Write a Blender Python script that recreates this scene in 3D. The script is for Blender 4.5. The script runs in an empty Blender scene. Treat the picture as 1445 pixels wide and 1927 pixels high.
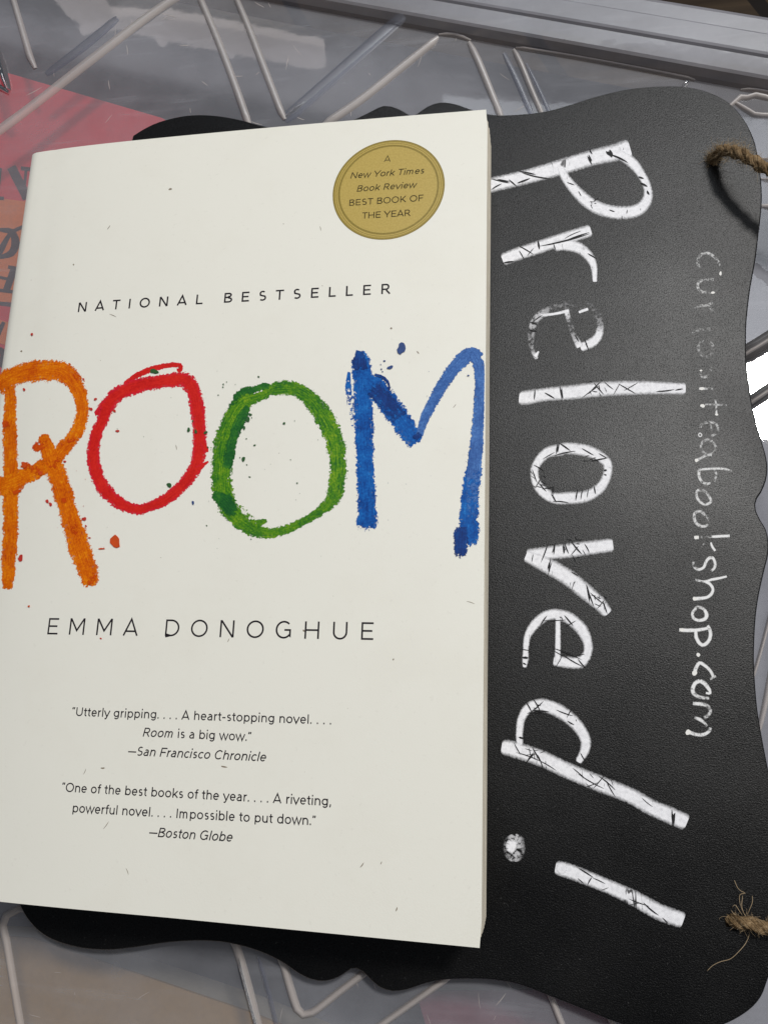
import bpy, bmesh, math, random
import numpy as np
from mathutils import Vector, Matrix

SC = bpy.context.scene
COL = SC.collection
rnd = random.Random(7)

# ------------------------------------------------------------------ camera
# lens and pose recovered from the book's straight edges, text lines and the round seal
BOARD_TOP = 0.0055            # top face of the chalkboard above the lid (metres)
BOOK_T = 0.0240               # thickness of the paperback
Z0 = BOARD_TOP + BOOK_T       # height of the front cover
FPX, CX, CY, IW, IH = 1500.0, 722.5, 963.5, 1445.0, 1927.0
RM = np.array([[0.9852905624268368, 0.035812041487526175, -0.16709280438456667],
               [-0.005196126607433108, -0.9710641101458839, -0.23876242220008929],
               [-0.17080839517097188, 0.23611859662269272, -0.9565942193365139]])
CAM = np.array([0.14901999260719379, 0.04861314988948329, 0.18743775972068322 + Z0])
cam = bpy.data.cameras.new('camera')
cam.sensor_fit = 'VERTICAL'
cam.sensor_height = 36.0
cam.lens = 36.0 * FPX / IH
cam.clip_start, cam.clip_end = 0.005, 50.0
camo = bpy.data.objects.new('camera', cam)
COL.objects.link(camo)
m = Matrix.Identity(4)
for i in range(3):
    m[i][0], m[i][1], m[i][2], m[i][3] = RM[0][i], -RM[1][i], -RM[2][i], CAM[i]
camo.matrix_world = m
SC.camera = camo

# ------------------------------------------------------------------ world, lamps, exposure
world = bpy.data.worlds.new('World')
SC.world = world
world.use_nodes = True
wb = world.node_tree.nodes['Background']
wb.inputs['Color'].default_value = (0.80, 0.87, 1.0, 1)
wb.inputs['Strength'].default_value = 0.09


def area(name, pos, target, size, energy, color, shape='DISK', size_y=None):
    l = bpy.data.lights.new(name, 'AREA')
    l.shape = shape
    l.size = size
    if size_y:
        l.size_y = size_y
    l.energy = energy
    l.color = color
    o = bpy.data.objects.new(name, l)
    COL.objects.link(o)
    o.location = pos
    d = Vector(target) - Vector(pos)
    o.rotation_euler = d.to_track_quat('-Z', 'Y').to_euler()
    return o


KEYDIR = Vector((0.266, 0.357, 0.895))
TGT = Vector((0.2130, 0.1360, 0.0))
area('ceiling_lamp', TGT + KEYDIR * 1.35, TGT, 0.165, 12.2, (1.0, 0.975, 0.935))
area('cool_fill', (0.38, 1.30, 2.05), (0.15, 0.12, 0), 1.1, 11.0, (0.88, 0.93, 1.0), 'RECTANGLE', 1.0)  # cool fill added overhead for a broad soft sheen on the board
area('warm_fill', (1.75, 0.35, 1.45), (0.05, 0.1, 0), 1.3, 15.0, (1.0, 0.985, 0.955), 'RECTANGLE', 1.4)  # warm fill added on the right, evens the cover and lifts the page edge

SC.view_settings.view_transform = 'Standard'
SC.view_settings.look = 'None'
SC.view_settings.exposure = -0.05
SC.view_settings.gamma = 1.0
SC.view_settings.use_curve_mapping = False
SC.render.engine = 'CYCLES'
SC.cycles.use_denoising = True
SC.cycles.max_bounces = 10
SC.cycles.transparent_max_bounces = 24
SC.cycles.caustics_reflective = False
SC.cycles.caustics_refractive = False
SC.cycles.sample_clamp_indirect = 4.0


# ------------------------------------------------------------------ geometry helpers
def unproj(px, py, z):
    """The point of the horizontal plane at height z that the photograph shows at (px, py)."""
    d = np.array([(px - CX) / FPX, (py - CY) / FPX, 1.0]) @ RM
    s = (z - CAM[2]) / d[2]
    q = CAM + d * s
    return Vector((q[0], q[1], z))


XL, XR, YB, YT = 0.0015, 0.1400, 0.0, 0.2090


def cover_z(x, y):
    zl = -0.002 - 0.026 * max(0.0, 0.2085 - y)
    zl = max(zl, -0.0052)
    return Z0 + zl * math.exp(-max(0.0, x) / 0.018)


def on_cover(px, py, off=0.0):
    z = Z0
    for _ in range(6):
        q = unproj(px, py, z)
        z = cover_z(q.x, q.y)
    q = unproj(px, py, z)
    return Vector((q.x, q.y, z + off))


def on_board(px, py, off=0.0):
    q = unproj(px, py, BOARD_TOP)
    return Vector((q.x, q.y, BOARD_TOP + off))


def on_lid(px, py, off=0.0):
    q = unproj(px, py, 0.0)
    return Vector((q.x, q.y, off))


class MB:
    """Collects faces of one mesh."""

    def __init__(self):
        self.v, self.f, self.uv, self.d, self.mi, self.sm = [], [], [], [], [], []

    def vert(self, p, uv=(0, 0), d=1.0):
        self.v.append(tuple(p))
        self.uv.append(uv)
        self.d.append(d)
        return len(self.v) - 1

    def face(self, idx, mi=0, smooth=False):
        self.f.append(tuple(idx))
        self.mi.append(mi)
        self.sm.append(smooth)

    def poly(self, pts, mi=0):
        self.face([self.vert(p) for p in pts], mi)

    def box(self, lo, hi, mi=0):
        x0, y0, z0 = lo
        x1, y1, z1 = hi
        i = [self.vert(p) for p in [(x0, y0, z0), (x1, y0, z0), (x1, y1, z0), (x0, y1, z0),
                                    (x0, y0, z1), (x1, y0, z1), (x1, y1, z1), (x0, y1, z1)]]
        for q in [(3, 2, 1, 0), (4, 5, 6, 7), (0, 1, 5, 4), (1, 2, 6, 5), (2, 3, 7, 6), (3, 0, 4, 7)]:
            self.face([i[k] for k in q], mi)

    def tube(self, pts, r, n=8, mi=0):
        rings = []
        L = len(pts)
        ref = Vector((0, 0, 1))
        for k in range(L):
            a, b = pts[max(0, k - 1)], pts[min(L - 1, k + 1)]
            t = (b - a)
            t = t.normalized() if t.length > 1e-12 else Vector((1, 0, 0))
            if abs(t.dot(ref)) > 0.97:
                ref = Vector((0, 1, 0)) if abs(t.y) < .9 else Vector((1, 0, 0))
            s = t.cross(ref).normalized()
            u = s.cross(t)
            rk = r[k] if isinstance(r, (list, tuple)) else r
            rings.append([self.vert(pts[k] + (s * math.cos(2 * math.pi * j / n) + u * math.sin(2 * math.pi * j / n)) * rk,
                                    (k / L, j / n)) for j in range(n)])
        for k in range(L - 1):
            for j in range(n):
                self.face((rings[k][j], rings[k][(j + 1) % n], rings[k + 1][(j + 1) % n], rings[k + 1][j]), mi, True)
        self.face(rings[0][::-1], mi)
        self.face(rings[-1], mi)

    def build(self, name, mats, parent=None, fix=False):
        me = bpy.data.meshes.new(name)
        me.from_pydata(self.v, [], self.f)
        if not isinstance(mats, (list, tuple)):
            mats = [mats]
        for x in mats:
            me.materials.append(x)
        ul = me.uv_layers.new(name='UVMap')
        for lp in me.loops:
            ul.data[lp.index].uv = self.uv[lp.vertex_index]
        at = me.attributes.new('wear', 'FLOAT', 'POINT')
        at.data.foreach_set('value', self.d)
        for p, mi, s in zip(me.polygons, self.mi, self.sm):
            p.material_index = mi
            p.use_smooth = s
        me.update()
        if fix:
            bm = bmesh.new()
            bm.from_mesh(me)
            bmesh.ops.recalc_face_normals(bm, faces=bm.faces)
            bm.to_mesh(me)
            bm.free()
        o = bpy.data.objects.new(name, me)
        COL.objects.link(o)
        if parent:
            o.parent = parent
            o.matrix_parent_inverse = Matrix.Translation(-Vector(parent.location))
        return o


def thing(name, label, cat, loc, group=None):
    o = bpy.data.objects.new(name, None)
    COL.objects.link(o)
    o.location = loc
    o.empty_display_size = 0.02
    tag(o, label, cat, group)
    return o


def tag(o, label, cat, group=None):
    o['label'] = label
    o['category'] = cat
    if group:
        o['group'] = group


def catmull(pts, step):
    """pts: tuples of equal length (x, y, width, density ...) -> resampled smooth list."""
    P = [np.array(p, float) for p in pts]
    if len(P) == 2:
        n = max(2, int(np.hypot(*(P[1] - P[0])[:2]) / step))
        return [P[0] + (P[1] - P[0]) * k / n for k in range(n + 1)]
    P = [2 * P[0] - P[1]] + P + [2 * P[-1] - P[-2]]
    out = []
    for i in range(1, len(P) - 2):
        a, b, c, d = P[i - 1:i + 3]
        n = max(1, int(np.hypot(*(c - b)[:2]) / step))
        for k in range(n):
            t = k / n
            q = 0.5 * (2 * b + (c - a) * t + (2 * a - 5 * b + 4 * c - d) * t * t + (3 * b - 3 * c + d - a) * t ** 3)
            for j in range(2, len(q)):
                q[j] = b[j] + (c[j] - b[j]) * t
            out.append(q)
    out.append(P[-2])
    return out


def stroke(mb, pts, surf, step=5.0, lift=2.5e-5, rise=8e-7, clampx=None, mi=0, cap=None, rows=4):
    """A brush or chalk stroke: pts (x, y, width[, density]) in photograph pixels laid on a surface."""
    pts = [p if len(p) > 3 else (p[0], p[1], p[2], 1.0) for p in pts]
    S = catmull(pts, step)
    if cap:
        # finer samples near the ends, then round or fray them
        wa, wb = S[0][2], S[-1][2]
        ta, tb = (S[0] - S[1])[:2], (S[-1] - S[-2])[:2]
        ta, tb = ta / (np.hypot(*ta) + 1e-9), tb / (np.hypot(*tb) + 1e-9)
        ext = .10 if cap == 'fray' else .04
        for _ in range(3):
            q = S[0].copy()
            q[:2] += ta * wa * ext / 3
            S.insert(0, q)
            q = S[-1].copy()
            q[:2] += tb * wb * ext / 3
            S.append(q)
        fine_ = []
        for k in range(len(S) - 1):
            m_ = 4 if (k < 6 or k > len(S) - 8) else 1
            fine_ += [S[k] + (S[k + 1] - S[k]) * j / m_ for j in range(m_)]
        S = fine_ + [S[-1]]
        al = [0.0]
        for k in range(1, len(S)):
            al.append(al[-1] + np.hypot(*(S[k] - S[k - 1])[:2]))
        for k in range(len(S)):
            d_, w_ = min((al[k], wa), (al[-1] - al[k], wb))
            r_ = w_ * (.32 if cap == 'fray' else .22)
            if d_ < r_:
                f_ = d_ / r_
                if cap == 'fray':
                    S[k][3] *= .36 + .64 * f_
                    S[k][2] *= .80 + .20 * math.sqrt(max(0, 1 - (1 - f_) ** 2))
                else:
                    S[k][2] *= .62 + .38 * math.sqrt(max(0, 1 - (1 - f_) ** 2))
    n = len(S)
    prev = None
    u = 0.0
    last = None
    for k in range(n):
        a, b = S[max(0, k - 1)], S[min(n - 1, k + 1)]
        t = (b - a)[:2]
        t = t / (np.hypot(*t) + 1e-9)
        nr = np.array([-t[1], t[0]])
        w = S[k][2] / 2
        row = []
        c0 = surf(S[k][0], S[k][1])
        if last is not None:
            u += (c0 - last).length
        last = c0
        for j in range(rows + 1):
            v = -1 + 2 * j / rows
            x, y = S[k][0] + nr[0] * w * v, S[k][1] + nr[1] * w * v
            if clampx:
                x = clampx(x, y)
            row.append(mb.vert(surf(x, y, lift + rise * k), (u * 100 + 3.1 * mb_id(mb), v), S[k][3]))
        if prev:
            for j in range(rows):
                mb.face((prev[j], row[j], row[j + 1], prev[j + 1]), mi)
        prev = row


_ids = {}


def mb_id(mb):
    return _ids.setdefault(id(mb), len(_ids) + 1)


def blob(mb, cx, cy, rx, ry, surf, lift, seed, n=18, jag=0.18, mi=0, rot=0.0, d=1.0):
    r = random.Random(seed)
    ph = [r.uniform(0, 6.28) for _ in range(4)]
    ids = [mb.vert(surf(cx, cy, lift), (0.5 + seed, 0), d)]
    for k in range(n):
        a = 2 * math.pi * k / n
        q = 1 + jag * (math.sin(2 * a + ph[0]) * .6 + math.sin(3 * a + ph[1]) * .5 + math.sin(5 * a + ph[2]) * .4)
        x, y = rx * q * math.cos(a), ry * q * math.sin(a)
        ids.append(mb.vert(surf(cx + x * math.cos(rot) - y * math.sin(rot), cy + x * math.sin(rot) + y * math.cos(rot), lift),
                           (0.5 + seed + .01 * k, 0.8), d))
    for k in range(n):
        mb.face((ids[0], ids[1 + (k + 1) % n], ids[1 + k]), mi)


def sliver(mb, x, y, ang, ln, w, surf, lift, mi, bend=0.0):
    """A thin tapering scratch."""
    n = 5
    L, R = [], []
    for k in range(n + 1):
        t = k / n - .5
        ca, sa = math.cos(ang), math.sin(ang)
        ox, oy = t * ln, bend * ln * (t * t - .25)
        ww = w * .5 * (1 - (2 * abs(t)) ** 2.2) + .15
        L.append((x + ox * ca - (oy + ww) * sa, y + ox * sa + (oy + ww) * ca))
        R.append((x + ox * ca - (oy - ww) * sa, y + ox * sa + (oy - ww) * ca))
    li = [mb.vert(surf(a, b, lift)) for a, b in L]
    ri = [mb.vert(surf(a, b, lift)) for a, b in R]
    for k in range(n):
        mb.face((li[k], li[k + 1], ri[k + 1], ri[k]), mi)


# ------------------------------------------------------------------ materials
class Mat:
    def __init__(self, name):
        self.m = bpy.data.materials.new(name)
        self.m.use_nodes = True
        self.t = self.m.node_tree
        self.t.nodes.clear()
        self.out = self.n('ShaderNodeOutputMaterial')
        self.co = self.n('ShaderNodeTexCoord').outputs['Object']

    def n(self, k, **kw):
        x = self.t.nodes.new(k)
        for a, b in kw.items():
            setattr(x, a, b)
        return x

    def set(self, sock, val):
        if hasattr(val, 'is_linked'):
            self.t.links.new(val, sock)
        else:
            sock.default_value = val

    def noise(self, scale, detail=2.0, vec=None, rough=0.5, dist=0.0):
        x = self.n('ShaderNodeTexNoise')
        x.inputs['Scale'].default_value = scale
        x.inputs['Detail'].default_value = detail
        x.inputs['Roughness'].default_value = rough
        x.inputs['Distortion'].default_value = dist
        self.t.links.new(vec if vec is not None else self.co, x.inputs['Vector'])
        return x.outputs['Fac']

    def mapping(self, vec, scale=(1, 1, 1), rot=(0, 0, 0)):
        x = self.n('ShaderNodeMapping')
        x.inputs['Scale'].default_value = scale
        x.inputs['Rotation'].default_value = rot
        self.t.links.new(vec, x.inputs['Vector'])
        return x.outputs['Vector']

    def math(self, op, a, b=0.0, c=None, clamp=False):
        x = self.n('ShaderNodeMath', operation=op, use_clamp=clamp)
        self.set(x.inputs[0], a)
        self.set(x.inputs[1], b)
        if c is not None:
            self.set(x.inputs[2], c)
        return x.outputs[0]

    def ramp(self, fac, stops):
        x = self.n('ShaderNodeValToRGB')
        e = x.color_ramp.elements
        while len(e) < len(stops):
            e.new(0.5)
        for k, (p, c) in enumerate(stops):
            e[k].position = p
            e[k].color = (c[0], c[1], c[2], 1) if not isinstance(c, (int, float)) else (c, c, c, 1)
        self.set(x.inputs[0], fac)
        return x.outputs[0]

    def mapr(self, v, a, b, c=0.0, d=1.0):
        x = self.n('ShaderNodeMapRange', clamp=True)
        self.set(x.inputs[0], v)
        for k, q in enumerate((a, b, c, d)):
            self.set(x.inputs[k + 1], q)
        return x.outputs[0]

    def mix(self, fac, a, b):
        x = self.n('ShaderNodeMix', data_type='RGBA')
        self.set(x.inputs[0], fac)
        self.set(x.inputs[6], a if hasattr(a, 'is_linked') else (*a, 1))
        self.set(x.inputs[7], b if hasattr(b, 'is_linked') else (*b, 1))
        return x.outputs[2]

    def bump(self, h, strength, dist):
        x = self.n('ShaderNodeBump')
        x.inputs['Strength'].default_value = strength
        x.inputs['Distance'].default_value = dist
        self.t.links.new(h, x.inputs['Height'])
        return x.outputs[0]

    def bsdf(self, color, rough, spec=0.5, normal=None, **kw):
        x = self.n('ShaderNodeBsdfPrincipled')
        self.set(x.inputs['Base Color'], color if hasattr(color, 'is_linked') else (*color, 1))
        self.set(x.inputs['Roughness'], rough)
        self.set(x.inputs['Specular IOR Level'], spec)
        if normal is not None:
            self.t.links.new(normal, x.inputs['Normal'])
        for k, v in kw.items():
            self.set(x.inputs[k], v)
        return x.outputs[0]

    def mixsh(self, fac, a, b):
        x = self.n('ShaderNodeMixShader')
        self.set(x.inputs[0], fac)
        self.t.links.new(a, x.inputs[1])
        self.t.links.new(b, x.inputs[2])
        return x.outputs[0]

    def transp(self, c=(1, 1, 1)):
        x = self.n('ShaderNodeBsdfTransparent')
        self.set(x.inputs[0], (*c, 1))
        return x.outputs[0]

    def done(self, sh):
        self.t.links.new(sh, self.out.inputs[0])
        return self.m


def srgb(r, g, b):
    f = lambda c: (c / 255 / 12.92) if c / 255 <= 0.04045 else ((c / 255 + 0.055) / 1.055) ** 2.4
    return (f(r), f(g), f(b))


# white matt laminated cover with faint grubby smudges
M = Mat('cover_stock')
smu = M.noise(60, 5, rough=.65)
fine = M.noise(2600, 2)
c = M.mix(M.mapr(smu, .5, .8), (0.795, 0.782, 0.705), (0.775, 0.758, 0.678))
c = M.mix(M.mapr(M.noise(900, 3), .66, .74, 0, .10), c, (0.45, 0.42, 0.36))
MAT_COVER = M.done(M.bsdf(c, M.mapr(M.noise(35, 4), .3, .7, .40, .52), 0.42, M.bump(fine, .22, 6e-5)))

M = Mat('page_paper')
z = M.n('ShaderNodeSeparateXYZ')
M.t.links.new(M.co, z.inputs[0])
cmb = M.n('ShaderNodeCombineXYZ')
M.t.links.new(M.math('MULTIPLY', z.outputs[2], 60.0), cmb.inputs[2])
M.t.links.new(M.math('ADD', z.outputs[0], z.outputs[1]), cmb.inputs[0])
leaf = M.noise(110, 3, vec=cmb.outputs[0], rough=.7)
c = M.mix(M.mapr(leaf, .35, .65), (0.50, 0.45, 0.36), (0.74, 0.69, 0.58))
MAT_PAGE = M.done(M.bsdf(c, .9, .1, M.bump(leaf, .5, 2e-4)))

M = Mat('printing_ink')
MAT_INK = M.done(M.bsdf(M.mix(M.noise(3000, 1), (0.012, 0.010, 0.014), (0.022, 0.017, 0.022)), .5, .12))
M = Mat('seal_ink')
MAT_SEALINK = M.done(M.bsdf(M.mix(M.noise(3000, 1), (0.045, 0.035, 0.014), (0.055, 0.043, 0.016)), .5, .12))


def gold(name, a, b):
    M = Mat(name)
    c = M.mix(M.mapr(M.noise(1900, 3), .35, .65), a, b)
    return M.done(M.bsdf(c, .42, .45))


GOLD = gold('gold_print', srgb(174, 150, 72), srgb(184, 160, 82))
OLIVE = gold('olive_print', srgb(128, 110, 34), srgb(140, 121, 44))
OLIVE2 = gold('olive_rim_print', srgb(156, 136, 56), srgb(165, 144, 62))


def paint(name, stops, edge=(0.1, 0.1, 0.1), rag=0.38, streak=1.0, seed=0.0, edgecol=None, gaps=.06):
    """Crayon-like brush paint: ragged edges, streaks along the stroke, dry gaps."""
    M = Mat(name)
    uv = M.n('ShaderNodeUVMap').outputs[0]
    sp = M.n('ShaderNodeSeparateXYZ')
    M.t.links.new(uv, sp.inputs[0])
    av = M.math('ABSOLUTE', sp.outputs[1])
    e1 = M.noise(1500, 3, rough=.7)
    e2 = M.noise(330, 2)
    rn = M.math('ADD', M.math('MULTIPLY', M.math('SUBTRACT', e1, .5), rag), M.math('MULTIPLY', M.math('SUBTRACT', e2, .5), rag * .5))
    lim = M.math('ADD', av, rn)
    inside = M.mapr(lim, .85, .79)
    sv = M.mapping(uv, (1.1, 9.0, 1.0))
    st = M.noise(1.6, 4, vec=sv, rough=.7)
    blot = M.noise(230, 4, rough=.7)
    val = M.math('ADD', M.math('MULTIPLY', st, .62 * streak), M.math('ADD', M.math('MULTIPLY', blot, .45), M.math('MULTIPLY', M.noise(1700, 2, rough=.7), .35)))
    mid = .31 * streak + .40
    c = M.ramp(M.mapr(val, mid - .15, mid + .15), stops)
    if edgecol:
        c = M.mix(M.mapr(lim, .45, .85, 0, .75), c, edgecol)
    # dry-brush gaps where the paper shows, mostly towards the sides
    dry = M.math('MULTIPLY', M.mapr(M.noise(1300, 2, rough=.6), .60, .68), M.mapr(av, .25, .95, gaps, .75))
    dn = M.n('ShaderNodeAttribute', attribute_name='wear').outputs['Fac']
    dry2 = M.mapr(M.math('ADD', dn, M.math('MULTIPLY', M.math('SUBTRACT', M.noise(1100, 3, rough=.7), .5), 1.6)), .42, .5)
    a = M.math('MULTIPLY', M.math('MULTIPLY', inside, M.math('SUBTRACT', 1.0, dry)), dry2)
    sh = M.bsdf(c, .5, .14)
    return M.done(M.mixsh(a, M.transp(), sh))


P_ORANGE = paint('orange_paint', [(0, srgb(182, 62, 6)), (.3, srgb(200, 90, 4)), (.65, srgb(218, 112, 4)), (1, srgb(230, 144, 16))], rag=.95)
P_RED = paint('red_paint', [(0, srgb(176, 22, 20)), (.5, srgb(202, 32, 28)), (1, srgb(214, 44, 34))], rag=.95, edgecol=srgb(206, 30, 66), gaps=.0)
P_GREEN = paint('green_paint', [(0, srgb(24, 84, 38)), (.35, srgb(52, 112, 26)), (.65, srgb(84, 138, 24)), (1, srgb(136, 164, 36))], rag=1.15, streak=1.3, gaps=.03)
P_DGREEN = paint('dark_green_paint', [(0, srgb(20, 70, 36)), (.6, srgb(34, 98, 38)), (1, srgb(70, 130, 36))], rag=1.0, gaps=.0)
P_BLUE = paint('blue_paint', [(0, srgb(6, 52, 120)), (.4, srgb(8, 78, 156)), (.75, srgb(18, 98, 176)), (1, srgb(40, 122, 196))], rag=.95, streak=.8)
P_DBLUE = paint('dark_blue_paint', [(0, srgb(14, 42, 96)), (.5, srgb(16, 54, 122)), (1, srgb(22, 80, 150))], rag=.85, gaps=.0)
P_SHEENBLUE = paint('sheen_blue_paint', [(0, srgb(40, 76, 138)), (.5, srgb(58, 100, 166)), (1, srgb(88, 134, 196))], rag=.7, gaps=.0)  # blue lightened to paint in the sheen on the right of the M
P_RUST = paint('rust_paint', [(0, srgb(176, 50, 14)), (.5, srgb(196, 70, 12)), (1, srgb(205, 92, 10))], rag=1.3, gaps=.0)


def flat(name, col, rough=.5, spec=.4, var=.25):
    M = Mat(name)
    a = tuple(x * (1 - var) for x in col)
    b = tuple(min(1, x * (1 + var)) for x in col)
    return M.done(M.bsdf(M.mix(M.noise(700, 3), a, b), rough, spec))


SPK_RED = flat('red_speck', srgb(186, 50, 40))
SPK_GREEN = flat('green_speck', srgb(40, 84, 40))
SPK_BLUE = flat('blue_speck', srgb(30, 62, 120))
SPK_GREY = flat('dirt_speck', srgb(130, 118, 100))
SPK_RUST = flat('rust_speck', srgb(196, 72, 20))

# black chalkboard face with a fine pebbled grain
M = Mat('board_black')
g1 = M.noise(2900, 1, rough=.5)
g2 = M.noise(5200, 1)
h = M.math('ADD', M.math('MULTIPLY', g1, .75), M.math('MULTIPLY', g2, .4))
dust = M.mapr(M.noise(26, 5, rough=.65), .45, .75)
c = M.mix(dust, (0.0022, 0.0022, 0.0024), (0.0050, 0.0048, 0.0048))
c = M.mix(M.mapr(M.noise(1700, 1), .75, .77, 0, .3), c, (0.10, 0.10, 0.10))
bmp = M.bump(h, .34, 1.8e-4)
df = M.n('ShaderNodeBsdfDiffuse')
M.set(df.inputs[0], c)
gl = M.n('ShaderNodeBsdfGlossy', distribution='BECKMANN')
# the pebbled paint gives back light unevenly from grain to grain
grain = M.math('ADD', M.math('MULTIPLY', M.noise(3300, 1), .6), M.math('MULTIPLY', M.noise(5200, 1), .4))
M.set(gl.inputs['Color'], M.ramp(M.mapr(grain, .34, .66), [(0, .30), (.5, .8), (1, 1.0)]))
M.set(gl.inputs['Roughness'], M.mapr(M.noise(22, 5), .3, .7, .39, .48))
M.t.links.new(bmp, gl.inputs['Normal'])
fr = M.n('ShaderNodeFresnel')
fr.inputs[0].default_value = 1.55
MAT_BOARD = M.done(M.mixsh(M.math('MULTIPLY', fr.outputs[0], .70), df.outputs[0], gl.outputs[0]))
M = Mat('board_edge')
MAT_BEDGE = M.done(M.bsdf(M.mix(M.noise(600), (0.006, 0.006, 0.006), (0.015, 0.014, 0.013)), .6, .3))

# chalk marker paint; the density attribute tells where it has worn away
M = Mat('chalk_paint')
uv = M.n('ShaderNodeUVMap').outputs[0]
sp = M.n('ShaderNodeSeparateXYZ')
M.t.links.new(uv, sp.inputs[0])
av = M.math('ABSOLUTE', sp.outputs[1])
gr = M.noise(1350, 2, rough=.55)
ed = M.math('ADD', av, M.math('MULTIPLY', M.math('SUBTRACT', M.noise(1600, 3, rough=.7), .5), .5))
inside = M.mapr(ed, 1.0, .56)
dn = M.n('ShaderNodeAttribute', attribute_name='wear').outputs['Fac']
big = M.noise(420, 3, rough=.6)
wv = M.math('ADD', M.math('MULTIPLY', M.math('SUBTRACT', gr, .5), 1.3), M.math('MULTIPLY', M.math('SUBTRACT', big, .5), 1.1))
cov = M.mapr(M.math('ADD', dn, wv), .38, .62)
# hairline scratches through the paint, in two crossing families
sc = None
for k, (rot, s) in enumerate([(.5, 60), (-1.0, 75), (2.1, 90)]):
    mp = M.mapping(M.co, (s * 5.5, s * .55, 1), (0, 0, rot))
    nn = M.noise(1.0, 2, vec=mp, dist=.6)
    ln = M.mapr(M.math('ABSOLUTE', M.math('SUBTRACT', nn, .5)), .006, .013)
    msk = M.mapr(M.noise(120 + 40 * k, 2), (.66), .69)
    q = M.math('SUBTRACT', 1.0, M.math('MULTIPLY', M.math('SUBTRACT', 1.0, ln), msk))
    sc = q if sc is None else M.math('MULTIPLY', sc, q)
sc = M.math('MAXIMUM', sc, M.mapr(dn, .9, .8))
a = M.math('MULTIPLY', M.math('MULTIPLY', M.math('MULTIPLY', inside, cov), M.math('MAXIMUM', sc, .12)), M.mapr(dn, .35, .85, .16, 1.0))
c = M.mix(M.mapr(gr, .3, .6), (0.72, 0.72, 0.75), (0.85, 0.85, 0.88))
MAT_CHALK = M.done(M.mixsh(a, M.transp(), M.bsdf(c, .75, .2, M.bump(gr, .3, 1e-4))))
MAT_SCRATCH = flat('bare_board_scratch', (0.008, 0.008, 0.009), .6, .25)
M = Mat('dry_chalk')
dn = M.n('ShaderNodeAttribute', attribute_name='wear').outputs['Fac']
uv = M.n('ShaderNodeUVMap').outputs[0]
sp = M.n('ShaderNodeSeparateXYZ')
M.t.links.new(uv, sp.inputs[0])
av = M.math('ABSOLUTE', sp.outputs[1])
gr = M.math('ADD', M.math('MULTIPLY', M.math('SUBTRACT', M.noise(1500, 2, rough=.6), .5), 2.0), M.math('MULTIPLY', M.math('SUBTRACT', M.noise(500, 2), .5), .8))
cov = M.mapr(M.math('ADD', dn, gr), .10, .62)
ins = M.mapr(M.math('ADD', av, M.math('MULTIPLY', gr, .25)), 1.0, .55)
a = M.math('MULTIPLY', M.math('MULTIPLY', cov, ins), M.mapr(dn, 0, .7, .5, 1.0))
MAT_DRY = M.done(M.mixsh(a, M.transp(), M.bsdf((.80, .80, .80), .8, .15)))

# jute
M = Mat('jute_fibre')
c = M.ramp(M.noise(900, 4, rough=.7), [(.25, (0.060, 0.035, 0.017)), (.5, (0.21, 0.138, 0.070)), (.75, (0.39, 0.285, 0.17))])
MAT_JUTE = M.done(M.bsdf(c, .8, .15, M.bump(M.noise(1500, 3), .6, 3e-4)))
M = Mat('jute_hair')
MAT_HAIR = M.done(M.bsdf(M.mix(M.noise(300), (0.26, 0.185, 0.10), (0.50, 0.39, 0.26)), .7, .2))


def plastic(name, haze, hazecol, tint, rough=.1, spec=1.0, frost=0.0, bumpd=6e-4, smear=.25):
    """Cloudy clear polypropylene: see-through, a milky body, a glossy skin with smears."""
    M = Mat(name)
    sm = M.noise(28, 5, rough=.65)
    sm2 = M.noise(1.0, 4, vec=M.mapping(M.co, (28, 260, 30), (0, 0, .34)), rough=.6)
    hz = M.math('ADD', M.mapr(sm, .3, .75, haze * (1 - smear), haze * (1 + smear)), M.mapr(sm2, .55, .8, 0, .10))
    d = M.n('ShaderNodeBsdfDiffuse')
    d.inputs[0].default_value = (*hazecol, 1)
    tl = M.n('ShaderNodeBsdfTranslucent')
    tl.inputs[0].default_value = (*hazecol, 1)
    body = M.mixsh(hz, M.transp(tint), M.mixsh(.3, d.outputs[0], tl.outputs[0]))
    gl = M.n('ShaderNodeBsdfGlossy')
    bump = M.bump(M.noise(55, 3, rough=.55), .5, bumpd)
    M.t.links.new(bump, gl.inputs['Normal'])
    gl.inputs['Roughness'].default_value = rough + frost
    fr = M.n('ShaderNodeFresnel')
    fr.inputs[0].default_value = 1.5
    M.t.links.new(bump, fr.inputs['Normal'])
    return M.done(M.mixsh(M.math('MULTIPLY', fr.outputs[0], spec, clamp=True), body, gl.outputs[0]))


MAT_LID = plastic('cloudy_plastic', .30, (0.62, 0.635, 0.70), (0.94, 0.94, 0.95), .026, 1.05, bumpd=4e-5)
MAT_RIM = plastic('frosted_rim_plastic', .46, (0.48, 0.48, 0.53), (0.84, 0.85, 0.89), .30, .13, .0, bumpd=2e-4)
MAT_RIB = plastic('thick_rib_plastic', .60, (0.68, 0.62, 0.59), (0.88, 0.86, 0.85), .42, .35, smear=.12, bumpd=2e-4)
MAT_GROOVE = plastic('groove_shade_plastic', .34, (0.30, 0.31, 0.37), (0.74, 0.76, 0.81), .3, .25, bumpd=2e-4)  # darker colour paints in the shading of the grooves
MAT_BAR = plastic('dark_reflection_plastic', .94, (0.085, 0.08, 0.08), (0.5, 0.5, 0.5), .4, .3, smear=.05, bumpd=1e-4)  # dark colour stands in for the dark reflection on the bars
MAT_CLEAR = plastic('clear_plastic', .30, (0.42, 0.42, 0.44), (0.9, 0.9, 0.92), .05, 2.0)
MAT_BOX = plastic('box_plastic', .55, (0.36, 0.36, 0.38), (0.8, 0.8, 0.84), .2, 1.0)
MAT_RED = flat('red_book_cover', (0.72, 0.035, 0.05), .5, .4, .12)
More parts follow.
